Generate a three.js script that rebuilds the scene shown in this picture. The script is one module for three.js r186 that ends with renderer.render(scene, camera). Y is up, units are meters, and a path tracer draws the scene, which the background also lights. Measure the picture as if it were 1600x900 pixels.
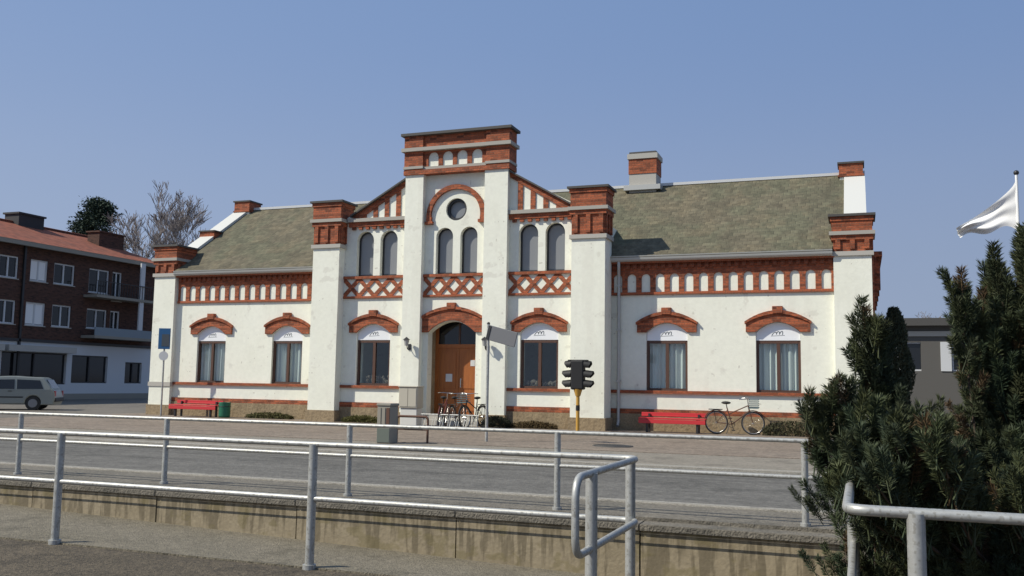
import * as THREE from 'three';
import { mergeGeometries } from 'three/addons/utils/BufferGeometryUtils.js';
import { RoundedBoxGeometry } from 'three/addons/geometries/RoundedBoxGeometry.js';

// ------------------------------------------------------------------ camera, sky, sun, exposure
const scene = new THREE.Scene();
const renderer = new THREE.WebGLRenderer({ antialias: true });
renderer.setSize(1024, 576);
renderer.toneMapping = THREE.LinearToneMapping;
renderer.toneMappingExposure = 1.0;
renderer.shadowMap.enabled = true;
const camera = new THREE.PerspectiveCamera(34.42, 16 / 9, 0.1, 3000);
{
  const R = Math.PI / 180, yaw = 20.574 * R, pit = 5.847 * R, rol = 0.923 * R;
  const fw = new THREE.Vector3(-Math.sin(yaw) * Math.cos(pit), Math.sin(pit), -Math.cos(yaw) * Math.cos(pit));
  const r = new THREE.Vector3(Math.cos(yaw), 0, -Math.sin(yaw));
  const u = new THREE.Vector3().crossVectors(r, fw);
  const r2 = r.clone().multiplyScalar(Math.cos(rol)).addScaledVector(u, Math.sin(rol));
  const u2 = u.clone().multiplyScalar(Math.cos(rol)).addScaledVector(r, -Math.sin(rol));
  camera.quaternion.setFromRotationMatrix(new THREE.Matrix4().makeBasis(r2, u2, fw.clone().negate()));
  camera.position.set(12.568, 1.5, 28.8);
}
const SUN = new THREE.Vector3(-0.599, 0.682, 0.4195).normalize();
{ // clear spring sky
  const W = 512, H = 256, d = new Float32Array(W * H * 4);
  const zen = [0.125, 0.230, 0.440], mid = [0.190, 0.298, 0.545], hor = [0.318, 0.395, 0.545];
  for (let j = 0; j < H; j++) for (let i = 0; i < W; i++) {
    const th = (j + 0.5) / H * Math.PI - Math.PI / 2, ph = ((i + 0.5) / W - 0.5) * 2 * Math.PI;
    const y = Math.sin(th), x = Math.cos(th) * Math.cos(ph), z = Math.cos(th) * Math.sin(ph);
    const e = Math.max(y, 0), c = x * SUN.x + y * SUN.y + z * SUN.z;
    const a = Math.min(1, e / 0.42), s = a * a * (3 - 2 * a), b = Math.max(0, Math.min(1, (e - 0.22) / 0.6));
    const glow = 1.02 + 0.19 * c + 0.5 * Math.pow(Math.max(0, c), 8), wh = 0.16 * Math.max(0, c + 0.50);
    for (let k = 0; k < 3; k++) {
      let v = hor[k] * (1 - s) + mid[k] * s; v = v * (1 - b) + zen[k] * b;
      v = v * (1 - wh) + [0.40, 0.46, 0.52][k] * wh;
      d[(j * W + i) * 4 + k] = v * glow;
    }
    d[(j * W + i) * 4 + 3] = 1;
  }
  const t = new THREE.DataTexture(d, W, H, THREE.RGBAFormat, THREE.FloatType);
  t.mapping = THREE.EquirectangularReflectionMapping; t.magFilter = THREE.LinearFilter; t.minFilter = THREE.LinearFilter;
  t.needsUpdate = true; scene.background = t; scene.environment = t;
}
const sun = new THREE.DirectionalLight(new THREE.Color(1.0, 0.94, 0.80), 4.9);
sun.position.copy(SUN).multiplyScalar(90); sun.castShadow = true; sun.name = 'sun';
Object.assign(sun.shadow.camera, { left: -60, right: 40, top: 50, bottom: -40, near: 1, far: 220 });
sun.shadow.mapSize.set(4096, 4096);
scene.add(sun, sun.target);

// ------------------------------------------------------------------ helpers
let seed = 7;
const rnd = () => { seed = (seed * 1664525 + 1013904223) >>> 0; return seed / 4294967296; };
const rr = (a, b) => a + (b - a) * rnd();
const h2 = (x, y, s) => { let n = (x * 374761393 + y * 668265263 + s * 1274126177) | 0; n = Math.imul(n ^ (n >>> 13), 1274126177); return ((n ^ (n >>> 16)) >>> 0) / 4294967296; };
function vn(x, y, p, q, s) { // value noise with period p,q
  const xi = Math.floor(x), yi = Math.floor(y), fx = x - xi, fy = y - yi, sx = fx * fx * (3 - 2 * fx), sy = fy * fy * (3 - 2 * fy);
  const m = (a, n) => ((a % n) + n) % n, A = h2(m(xi, p), m(yi, q), s), B = h2(m(xi + 1, p), m(yi, q), s), C = h2(m(xi, p), m(yi + 1, q), s), D = h2(m(xi + 1, p), m(yi + 1, q), s);
  return (A * (1 - sx) + B * sx) * (1 - sy) + (C * (1 - sx) + D * sx) * sy;
}
function fbm(u, v, p, q, s, o = 4) { let a = 0, w = 0.5, t = 0; for (let i = 0; i < o; i++) { a += w * vn(u * p, v * q, p, q, s + i); t += w; w *= 0.55; p *= 2; q *= 2; } return a / t; }
const enc = v => { v = Math.max(0, Math.min(1, v)); return 255 * (v <= 0.0031308 ? 12.92 * v : 1.055 * Math.pow(v, 1 / 2.4) - 0.055); };
function tex(w, h, sx, sy, fn, color = true) { // fn(u,v) -> linear rgb or a grey number; sx, sy metres per repeat
  const d = new Uint8Array(w * h * 4);
  for (let j = 0; j < h; j++) for (let i = 0; i < w; i++) {
    const c = fn((i + 0.5) / w, (j + 0.5) / h), k = (j * w + i) * 4;
    if (color) { d[k] = enc(c[0]); d[k + 1] = enc(c[1]); d[k + 2] = enc(c[2]); } else d[k] = d[k + 1] = d[k + 2] = Math.max(0, Math.min(255, c * 255));
    d[k + 3] = 255;
  }
  const t = new THREE.DataTexture(d, w, h); t.wrapS = t.wrapT = THREE.RepeatWrapping; t.magFilter = THREE.LinearFilter; t.minFilter = THREE.LinearMipmapLinearFilter; t.generateMipmaps = true;
  if (color) t.colorSpace = THREE.SRGBColorSpace; t.repeat.set(1 / sx, 1 / sy); t.needsUpdate = true; return t;
}
const mix = (a, b, t) => a.map((v, i) => v * (1 - t) + b[i] * t), mul = (a, k) => a.map(v => v * k);
const sstep = (a, b, x) => { const t = Math.max(0, Math.min(1, (x - a) / (b - a))); return t * t * (3 - 2 * t); };
const lin = (r, g, b) => new THREE.Color().setRGB(r, g, b);
const std = (c, rough = 0.8, o = {}) => new THREE.MeshStandardMaterial({ color: lin(...c), roughness: rough, side: THREE.DoubleSide, ...o });

const brickTex = (base, joint, s, var_ = 0.35) => {
  const cell = (u, v) => { const row = Math.floor(v * 13), sh = row % 2 ? 0.5 : 0; const x = u * 4 + sh, fx = x - Math.floor(x), fy = v * 13 - row; return [Math.floor(x) % 4, row, Math.min(fx, 1 - fx) * 0.25, Math.min(fy, 1 - fy) * 0.075]; };
  const isJ = c => Math.min(1, Math.max(0, (0.006 - Math.min(c[2], c[3])) / 0.004));
  const map = tex(512, 512, 1, 0.975, (u, v) => { const c = cell(u, v), k = h2(c[0], c[1], s), g = fbm(u, v, 24, 24, s + 5, 3); const b = mul(mix(mul(base, 1.12), mul(base, 0.42), Math.pow(k, 1.6)), 1 - var_ * 0.5 + var_ * g); return mix(b, joint, isJ(c) * 0.8); });
  const bump = tex(512, 512, 1, 0.975, (u, v) => { const c = cell(u, v); return 0.9 - 0.7 * isJ(c) - 0.15 * fbm(u, v, 40, 40, s + 9, 2); }, false);
  return { map, bump };
};
const M = {};
{
  const b1 = brickTex([0.335, 0.088, 0.035], [0.17, 0.115, 0.08], 3, 0.9);
  M.brick = new THREE.MeshStandardMaterial({ map: b1.map, bumpMap: b1.bump, bumpScale: 0.008, roughness: 0.85, side: THREE.DoubleSide });
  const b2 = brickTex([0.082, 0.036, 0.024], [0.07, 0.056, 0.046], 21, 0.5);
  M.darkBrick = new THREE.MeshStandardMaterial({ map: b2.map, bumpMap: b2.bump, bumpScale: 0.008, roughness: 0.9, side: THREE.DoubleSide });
  M.plaster = new THREE.MeshStandardMaterial({
    map: tex(1024, 1024, 6, 6, (u, v) => {
      const a = fbm(u, v, 5, 5, 31, 5), b = fbm(u, v, 60, 60, 32, 3), c = fbm(u, v, 14, 3, 33, 4), s = sstep(0.70, 0.80, fbm(u, v, 18, 18, 35, 4));
      let col = mix([0.775, 0.775, 0.665], [0.84, 0.845, 0.75], a); col = mul(col, 0.93 + 0.1 * b); col = mix(col, [0.60, 0.57, 0.50], 0.16 * sstep(0.58, 0.75, c)); const sp = sstep(0.87, 0.90, fbm(u, v, 48, 48, 37, 2)); return mix(mix(col, [0.50, 0.47, 0.41], 0.3 * s), [0.40, 0.37, 0.32], 0.5 * sp);
    }), bumpMap: tex(512, 512, 0.9, 0.9, (u, v) => fbm(u, v, 20, 20, 36, 4), false), bumpScale: 0.0022, roughness: 0.9, side: THREE.DoubleSide });
  M.stone = new THREE.MeshStandardMaterial({ map: tex(512, 512, 2, 2, (u, v) => { const a = fbm(u, v, 7, 9, 41, 5), g = fbm(u, v, 60, 60, 42, 2); return mul(mix([0.20, 0.145, 0.085], [0.34, 0.26, 0.16], a), 0.75 + 0.5 * g); }), bumpMap: tex(256, 256, 1, 1, (u, v) => fbm(u, v, 14, 14, 43, 4), false), bumpScale: 0.015, roughness: 0.9, side: THREE.DoubleSide });
  M.greyStone = std([0.42, 0.40, 0.36], 0.85); M.coping = std([0.58, 0.575, 0.54], 0.7); M.slab = std([0.07, 0.066, 0.062], 0.75); M.ledge = std([0.36, 0.34, 0.30], 0.8);
  M.roof = new THREE.MeshStandardMaterial({
    map: tex(1024, 1024, 8, 8, (u, v) => {
      const a = fbm(u, v, 6, 6, 51, 5), b = fbm(u, v, 90, 90, 52, 3), c = fbm(u, v, 16, 16, 53, 4), row = Math.floor(v * 40), col = Math.floor(u * 32 + (row % 2) * 0.5), t = h2(col % 32, row, 54);
      let k = mix([0.130, 0.113, 0.074], [0.115, 0.111, 0.070], sstep(0.35, 0.6, a)); k = mix(k, [0.160, 0.130, 0.080], 0.45 * sstep(0.5, 0.68, c)); k = mix(k, [0.092, 0.080, 0.052], 0.5 * sstep(0.52, 0.66, fbm(u, v, 11, 11, 57, 4))); return mul(k, (0.80 + 0.35 * t) * (0.62 + 0.7 * b));
    }), bumpMap: tex(1024, 1024, 8, 8, (u, v) => { const fy = v * 40 - Math.floor(v * 40), x = u * 32 + (Math.floor(v * 40) % 2) * 0.5, fx = x - Math.floor(x); return 0.75 * (1 - fy) + 0.2 * fbm(u, v, 60, 60, 55, 3) - (Math.min(fx, 1 - fx) < 0.06 ? 0.25 : 0); }, false), bumpScale: 0.03, roughness: 0.95, side: THREE.DoubleSide });
  M.redTile = new THREE.MeshStandardMaterial({ map: tex(512, 512, 6, 6, (u, v) => { const r = h2(Math.floor(u * 24), Math.floor(v * 18), 61), a = fbm(u, v, 8, 8, 62, 4); return mul(mix([0.30, 0.085, 0.042], [0.21, 0.075, 0.045], a), 0.75 + 0.45 * r); }), bumpMap: tex(512, 512, 6, 6, (u, v) => 0.5 + 0.4 * Math.sin(u * 24 * 2 * Math.PI) * (1 - (v * 18 % 1) * 0.4), false), bumpScale: 0.04, roughness: 0.9, side: THREE.DoubleSide });
  const gnd = (s, c0, c1, size, grain = 0.7, streak = 0) => ({ map: tex(1024, 1024, size, size, (u, v) => { const sk = 1 + streak * (fbm(u, v, 2, 26, s + 6, 3) - 0.5) * 2; const a = fbm(u, v, 5, 5, s, 5), b = fbm(u, v, 120, 120, s + 1, 2), c = fbm(u, v, 30, 30, s + 2, 3), k = sstep(0.62, 0.72, fbm(u, v, 9, 9, s + 4, 5)); return mul(mix(mix(c0, c1, a), mul(c0, 0.72), 0.6 * k), (1 - grain / 2 + grain * b) * (0.85 + 0.3 * c) * sk); }), bumpMap: tex(512, 512, size / 3, size / 3, (u, v) => fbm(u, v, 90, 90, s + 3, 3), false), bumpScale: 0.012, roughness: 0.92, side: THREE.DoubleSide });
  M.asphalt = new THREE.MeshStandardMaterial(gnd(71, [0.108, 0.102, 0.091], [0.135, 0.127, 0.113], 6, 0.7, 0.3));
  M.ground = new THREE.MeshStandardMaterial(gnd(81, [0.120, 0.105, 0.088], [0.165, 0.146, 0.122], 7));
  M.forecourt = new THREE.MeshStandardMaterial(gnd(91, [0.185, 0.145, 0.110], [0.235, 0.190, 0.150], 6, 0.8, 0.2));
  M.pavement = new THREE.MeshStandardMaterial(gnd(101, [0.195, 0.172, 0.138], [0.25, 0.222, 0.18], 5, 0.5));
  M.verge = new THREE.MeshStandardMaterial(gnd(111, [0.130, 0.118, 0.095], [0.175, 0.155, 0.125], 4));
  M.near = new THREE.MeshStandardMaterial(gnd(121, [0.058, 0.046, 0.029], [0.118, 0.093, 0.062], 3, 1.2));
  M.ramp = new THREE.MeshStandardMaterial(gnd(131, [0.142, 0.124, 0.088], [0.182, 0.158, 0.118], 4, 0.6));
  M.soil = new THREE.MeshStandardMaterial(gnd(141, [0.05, 0.036, 0.024], [0.09, 0.065, 0.042], 2, 1.0));
  M.kerb = new THREE.MeshStandardMaterial(gnd(151, [0.30, 0.28, 0.245], [0.37, 0.345, 0.30], 2, 0.4));
  M.concrete = new THREE.MeshStandardMaterial({
    map: tex(2048, 256, 9.2, 1.15, (u, v) => {
      const a = fbm(u, v, 24, 4, 161, 5), g = fbm(u, v, 240, 40, 162, 3), len = 0.12 + 0.75 * Math.pow(fbm(u, 0.37, 70, 3, 163, 4), 1.6) * 1.5, st = fbm(u, v, 190, 3, 164, 3), t = 1 - v;
      let c = mix([0.25, 0.205, 0.135], [0.325, 0.27, 0.185], a); c = mul(c, 0.82 + 0.36 * g);
      const drip = sstep(len + 0.05, len * 0.55, t) * sstep(0.40, 0.62, st); c = mix(c, [0.095, 0.076, 0.046], 0.62 * drip);
      return mix(c, [0.17, 0.14, 0.06], 0.45 * sstep(0.56, 0.68, fbm(u, v, 40, 7, 165, 4)));
    }), bumpMap: tex(512, 512, 1.2, 1.2, (u, v) => fbm(u, v, 40, 40, 166, 4), false), bumpScale: 0.003, roughness: 0.92, side: THREE.DoubleSide });
  M.galv = new THREE.MeshStandardMaterial({ map: tex(256, 256, 0.5, 0.5, (u, v) => { const a = fbm(u, v, 14, 14, 171, 4), b = sstep(0.55, 0.7, fbm(u, v, 30, 30, 173, 3)); return mul(mix([0.47, 0.47, 0.45], [0.34, 0.33, 0.30], b), 0.65 + 0.55 * a); }), roughness: 0.5, metalness: 0.45, side: THREE.DoubleSide });
  M.zinc = std([0.46, 0.46, 0.44], 0.5, { metalness: 0.3 });
  M.brownWood = std([0.085, 0.040, 0.026], 0.55); M.glass = new THREE.MeshPhysicalMaterial({ color: lin(0.92, 0.96, 0.96), transmission: 1, thickness: 0, roughness: 0.03, ior: 1.5, side: THREE.DoubleSide });
  M.blind = std([0.21, 0.22, 0.235], 0.4); M.curtain = std([0.60, 0.61, 0.58], 0.95); M.white = std([0.78, 0.78, 0.77], 0.55); M.whiteDull = std([0.55, 0.56, 0.57], 0.7);
  M.door = new THREE.MeshStandardMaterial({ map: tex(256, 512, 1, 1, (u, v) => { const a = fbm(u, v, 36, 3, 181, 4); return mul(mix([0.25, 0.072, 0.014], [0.38, 0.125, 0.024], a), 1); }), roughness: 0.5, side: THREE.DoubleSide });
  M.black = std([0.007, 0.007, 0.008], 0.6); M.darkMetal = std([0.04, 0.04, 0.042], 0.45, { metalness: 0.4 }); M.rubber = std([0.02, 0.02, 0.02], 0.8); M.red = std([0.52, 0.030, 0.036], 0.5); M.green = std([0.012, 0.13, 0.07], 0.5);
  M.yellow = std([0.48, 0.27, 0.045], 0.55); M.blue = std([0.02, 0.10, 0.24], 0.4); M.grey = std([0.20, 0.20, 0.21], 0.5, { metalness: 0.3 }); M.signBack = std([0.135, 0.138, 0.150], 0.6);
  M.beige = std([0.44, 0.41, 0.34], 0.8); M.binConcrete = std([0.27, 0.25, 0.21], 0.9); M.rust = std([0.10, 0.045, 0.028], 0.7); M.darkGlass = std([0.012, 0.013, 0.015], 0.08); M.chrome = std([0.5, 0.5, 0.5], 0.25, { metalness: 0.9 });
  M.bark = std([0.07, 0.05, 0.036], 0.95); M.paleBark = std([0.20, 0.175, 0.17], 0.95); M.cloth = std([0.80, 0.79, 0.77], 0.9, { transparent: false });
}

function boxUV(g) {
  const p = g.attributes.position, n = g.attributes.normal, uv = new Float32Array(p.count * 2);
  for (let i = 0; i < p.count; i++) {
    const ax = Math.abs(n.getX(i)), ay = Math.abs(n.getY(i)), az = Math.abs(n.getZ(i));
    if (ax > ay && ax > az) { uv[2 * i] = p.getZ(i) + 0.37; uv[2 * i + 1] = p.getY(i); } else if (ay > az) { uv[2 * i] = p.getX(i); uv[2 * i + 1] = p.getZ(i); } else { uv[2 * i] = p.getX(i); uv[2 * i + 1] = p.getY(i); }
  }
  g.setAttribute('uv', new THREE.BufferAttribute(uv, 2)); return g;
}
function fuse(list) {
  const l = (Array.isArray(list) ? list : [list]).map(g => { const k = g.index ? g.toNonIndexed() : g; for (const a of Object.keys(k.attributes)) if (!['position', 'normal', 'uv'].includes(a)) k.deleteAttribute(a); if (!k.attributes.uv) k.setAttribute('uv', new THREE.BufferAttribute(new Float32Array(k.attributes.position.count * 2), 2)); return k; });
  return boxUV(l.length > 1 ? mergeGeometries(l) : l[0]);
}
function mesh(name, geo, mat, parent) { const m = new THREE.Mesh(geo, mat); m.name = name; m.castShadow = m.receiveShadow = true; if (parent) parent.add(m); return m; }
const part = (name, list, mat, parent) => mesh(name, fuse(list), mat, parent);
const used = {};
function uniq(n) { used[n] = (used[n] || 0) + 1; return used[n] === 1 ? n : n + '_' + String(used[n] - 1).padStart(3, '0'); }
function thing(name, label, category, pos = [0, 0, 0], turn = 0, group) { const g = new THREE.Group(); g.name = uniq(name); g.position.set(...pos); g.rotation.y = turn; g.userData = { label, category }; if (group) g.userData.group = group; scene.add(g); return g; }
function sub(name, parent, pos) { const g = new THREE.Group(); g.name = name; if (pos) g.position.set(...pos); parent.add(g); return g; }
function structure(name, list, mat, label) { const m = part(uniq(name), list, mat, scene); m.userData = { kind: 'structure', label, category: name.split('_').join(' ') }; return m; }
const box = (x0, x1, y0, y1, z0, z1) => new THREE.BoxGeometry(Math.abs(x1 - x0), Math.abs(y1 - y0), Math.abs(z1 - z0)).translate((x0 + x1) / 2, (y0 + y1) / 2, (z0 + z1) / 2);
const rbox = (x0, x1, y0, y1, z0, z1, r = 0.02) => new RoundedBoxGeometry(x1 - x0, y1 - y0, z1 - z0, 2, r).translate((x0 + x1) / 2, (y0 + y1) / 2, (z0 + z1) / 2);
const ext = (shape, z0, z1, cs = 10) => new THREE.ExtrudeGeometry(shape, { depth: z1 - z0, bevelEnabled: false, curveSegments: cs }).translate(0, 0, z0);
const poly = pts => { const s = new THREE.Shape(); pts.forEach((p, i) => i ? s.lineTo(p[0], p[1]) : s.moveTo(p[0], p[1])); s.closePath(); return s; };
const rectPath = (x0, x1, y0, y1, P = THREE.Path) => { const p = new P(); p.moveTo(x0, y0); p.lineTo(x1, y0); p.lineTo(x1, y1); p.lineTo(x0, y1); p.closePath(); return p; };
function segArch(cx, hw, y0, ys, yp, P = THREE.Path) { const p = new P(); p.moveTo(cx - hw, y0); p.lineTo(cx + hw, y0); p.lineTo(cx + hw, ys); p.quadraticCurveTo(cx, 2 * yp - ys, cx - hw, ys); p.closePath(); return p; }
function roundArch(cx, hw, y0, yTop, P = THREE.Path) { const p = new P(); p.moveTo(cx - hw, y0); p.lineTo(cx + hw, y0); p.lineTo(cx + hw, yTop - hw); p.absarc(cx, yTop - hw, hw, 0, Math.PI, false); p.closePath(); return p; }
const V = (x, y, z) => new THREE.Vector3(x, y, z);
function cyl(a, b, r0, r1 = r0, n = 8, open = false) { const A = V(...a), B = V(...b), d = B.clone().sub(A), L = d.length(); const g = new THREE.CylinderGeometry(r1, r0, L, n, 1, open); g.applyQuaternion(new THREE.Quaternion().setFromUnitVectors(V(0, 1, 0), d.normalize())); return g.translate((A.x + B.x) / 2, (A.y + B.y) / 2, (A.z + B.z) / 2); }
function roundPoly(pts, br) { // rounded corners along a polyline
  const P = pts.map(p => V(...p)), out = [P[0]];
  for (let i = 1; i < P.length - 1; i++) { const a = P[i - 1], b = P[i], c = P[i + 1], r = Math.min(br, a.distanceTo(b) / 2, b.distanceTo(c) / 2), s = b.clone().add(a.clone().sub(b).setLength(r)), e = b.clone().add(c.clone().sub(b).setLength(r)); for (let k = 0; k <= 7; k++) { const t = k / 7; out.push(s.clone().multiplyScalar((1 - t) * (1 - t)).addScaledVector(b, 2 * t * (1 - t)).addScaledVector(e, t * t)); } }
  out.push(P[P.length - 1]); return out;
}
function sweep(pts, r, n = 10) { // tube along points with radius r (number or per-point array)
  const pos = [], nor = [], idx = []; let up = null;
  pts.forEach((p, i) => {
    const t = (pts[Math.min(i + 1, pts.length - 1)].clone().sub(pts[Math.max(i - 1, 0)])).normalize();
    if (!up) up = Math.abs(t.y) < 0.9 ? V(0, 1, 0) : V(1, 0, 0);
    const s = new THREE.Vector3().crossVectors(t, up).normalize(); up = new THREE.Vector3().crossVectors(s, t).normalize();
    const R = Array.isArray(r) ? r[i] : r;
    for (let k = 0; k < n; k++) { const a = k / n * 2 * Math.PI, d = s.clone().multiplyScalar(Math.cos(a)).addScaledVector(up, Math.sin(a)); pos.push(p.x + d.x * R, p.y + d.y * R, p.z + d.z * R); nor.push(d.x, d.y, d.z); }
    if (i) for (let k = 0; k < n; k++) { const a = (i - 1) * n + k, b = (i - 1) * n + (k + 1) % n, c = i * n + k, d = i * n + (k + 1) % n; idx.push(a, c, b, b, c, d); }
  });
  const g = new THREE.BufferGeometry(); g.setAttribute('position', new THREE.Float32BufferAttribute(pos, 3)); g.setAttribute('normal', new THREE.Float32BufferAttribute(nor, 3)); g.setAttribute('uv', new THREE.Float32BufferAttribute(new Float32Array(pos.length / 3 * 2), 2)); g.setIndex(idx); return g;
}
const sheet = (x0, x1, z0, z1, y) => new THREE.PlaneGeometry(x1 - x0, z1 - z0).rotateX(-Math.PI / 2).translate((x0 + x1) / 2, y, (z0 + z1) / 2);

// ------------------------------------------------------------------ the ground
structure('ground', sheet(-700, 700, -900, 18.3, -0.03), M.ground, 'brownish worn ground stretching away behind the buildings');
structure('road', sheet(-250, 250, 12.3, 17.0, 0.0), M.asphalt, 'grey asphalt road running past the white building');
structure('forecourt', box(-13.9, 40, -0.2, 0.1, -11.5, 9.2), M.forecourt, 'reddish beige forecourt in front of the white building');
structure('gutter', box(-13.9, 40, -0.2, 0.085, 9.2, 9.36), M.slab, 'dark narrow drainage gutter along the forecourt edge');
structure('pavement', box(-60, 60, -0.2, 0.1, 9.36, 12.14), M.pavement, 'pale pavement strip between forecourt and road');
const kerbs = structure('kerb', rbox(-60, 60, -0.2, 0.104, 12.14, 12.3, 0.02), M.kerb, 'pale stone kerb on the far side of the road');
structure('kerb', rbox(-60, 60, -0.2, 0.06, 17.0, 17.14, 0.02), M.kerb, 'pale stone kerb on the near side of the road');
structure('verge', box(-60, 60, -0.3, 0.03, 17.14, 18.3), M.verge, 'narrow grey-brown verge carrying the far railing');
{ // near ground with the cutting of the ramp left open
  const s = rectPath(-60, 60, -80, -18.6, THREE.Shape);
  s.holes.push(poly([[-8, -18.62], [12.4, -18.62], [12.4, -24.5], [11.05, -24.5], [11.05, -21.62], [-8, -21.62]]));
  structure('near_ground', new THREE.ShapeGeometry(s).rotateX(-Math.PI / 2).translate(0, -0.1, 0), M.near, 'brown gritty ground in the near left corner');
  const g = new THREE.BufferGeometry(); const y0 = -0.1, y1 = -0.68;
  g.setAttribute('position', new THREE.Float32BufferAttribute([-8, y0, 18.5, -8, y0, 21.7, 12.4, y1, 18.5, 12.4, y1, 21.7], 3)); g.setIndex([0, 1, 2, 2, 1, 3]); g.computeVertexNormals();
  structure('ramp', [g, box(11.05, 12.4, -0.9, y1, 21.7, 24.5)], M.ramp, 'pale concrete ramp sloping down along the retaining wall');
  structure('ramp_edge', [box(-8, 11.05, -1.2, -0.085, 21.62, 21.79), box(10.9, 11.05, -1.2, -0.083, 21.79, 24.5), box(12.4, 12.6, -1.2, -0.083, 18.7, 24.5), box(11.05, 12.4, -1.2, -0.083, 24.5, 24.7)], M.ramp, 'concrete edge of the ramp under the near railing');
  const st = []; for (let i = 0; i < 3; i++) st.push(box(11.06, 12.39, -0.9, -0.54 + i * 0.15, 24.49 - (3 - i) * 0.3, 24.49 - (2 - i) * 0.3));
  structure('stairs', st, M.ramp, 'short concrete stairs at the end of the ramp');
  structure('soil_bed', sheet(12.62, 18, 18.7, 24.2, -0.094), M.soil, 'dark soil bed under the pine bush');
}
{
  const w = thing('retaining_wall', 'stained concrete retaining wall of panels below the far railing', 'wall');
  const joints = []; for (let x = -8; x < 12.4; x += 0) { joints.push(x); x = x === -8 ? 8.06 - 2.2 * 7 : x + 2.2; } joints.push(12.42);
  for (let i = 0; i + 1 < joints.length; i++) part('panel', box(joints[i] + 0.008, joints[i + 1] - 0.008, -1.2, -0.085, 18.3, 18.53 + (i % 3) * 0.004), M.concrete, w);
  part('backing', box(-8, 12.4, -1.2, -0.09, 18.25, 18.45), M.concrete, w);
  for (let i = 0; i + 1 < joints.length; i++) part('coping', rbox(joints[i] + 0.004, joints[i + 1] - 0.004, -0.085, -0.01, 18.28, 18.575, 0.012), M.verge, w);
}

// ------------------------------------------------------------------ the white building
const hall = thing('plaster_hall', 'long white plastered hall with red brick trim, tower gable and mossy roof', 'building');
const scribble = (() => {
  const c = document.createElement('canvas'); c.width = 256; c.height = 128; const x = c.getContext('2d'); x.fillStyle = '#e9ebee'; x.fillRect(0, 0, 256, 128);
  x.strokeStyle = '#4a5158'; x.lineWidth = 5; x.lineCap = 'round'; x.beginPath(); x.moveTo(92, 84); x.bezierCurveTo(104, 60, 122, 58, 118, 80); x.bezierCurveTo(124, 50, 140, 58, 136, 80); x.bezierCurveTo(146, 48, 160, 56, 154, 80); x.stroke();
  x.lineWidth = 3; x.beginPath(); x.moveTo(86, 90); x.lineTo(166, 86); x.stroke();
  const t = new THREE.CanvasTexture(c); t.colorSpace = THREE.SRGBColorSpace; return t;
})();
M.fan = new THREE.MeshStandardMaterial({ map: scribble, roughness: 0.4, side: THREE.DoubleSide });

function hood(parent, cx, z, s = 1, y = 3.15) { // segmental brick hood with ears and keystone
  const w = 0.93 * s, i = 0.645 * s, A = new THREE.Shape();
  const oy = y + 0.30 * s, op = y + 0.62 * s, ip = y + 0.30 * s;
  A.moveTo(cx - w, y); A.lineTo(cx - w, oy); A.quadraticCurveTo(cx, 2 * op - oy, cx + w, oy); A.lineTo(cx + w, y); A.lineTo(cx + i, y); A.quadraticCurveTo(cx, 2 * ip - y, cx - i, y); A.closePath();
  const B = new THREE.Shape(), t = 0.08;
  B.moveTo(cx - w - 0.03, oy - 0.05); B.lineTo(cx - w - 0.03, oy + 0.02); B.quadraticCurveTo(cx, 2 * (op + 0.03) - oy - 0.02, cx + w + 0.03, oy + 0.02); B.lineTo(cx + w + 0.03, oy - 0.05); B.quadraticCurveTo(cx, 2 * (op - t) - oy + 0.05, cx - w - 0.03, oy - 0.05); B.closePath();
  const g = sub('hood', parent);
  part('arch', ext(A, z - 0.02, z + 0.07, 14), M.brick, g);
  part('drip_mould', ext(B, z - 0.02, z + 0.12, 14), M.brick, g);
  part('keystone', rbox(cx - 0.15, cx + 0.15, op - 0.06, op + 0.15, z - 0.02, z + 0.14, 0.01), M.brick, g);
}
function curtainGeo(x0, x1, y0, y1, z, ph) { const g = new THREE.PlaneGeometry(x1 - x0, y1 - y0, 40, 1).translate((x0 + x1) / 2, (y0 + y1) / 2, z), p = g.attributes.position; for (let i = 0; i < p.count; i++) p.setZ(i, z + 0.045 * Math.sin(p.getX(i) * 34 + ph) + 0.02 * Math.sin(p.getX(i) * 61 + ph * 2)); g.computeVertexNormals(); return g; }
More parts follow.
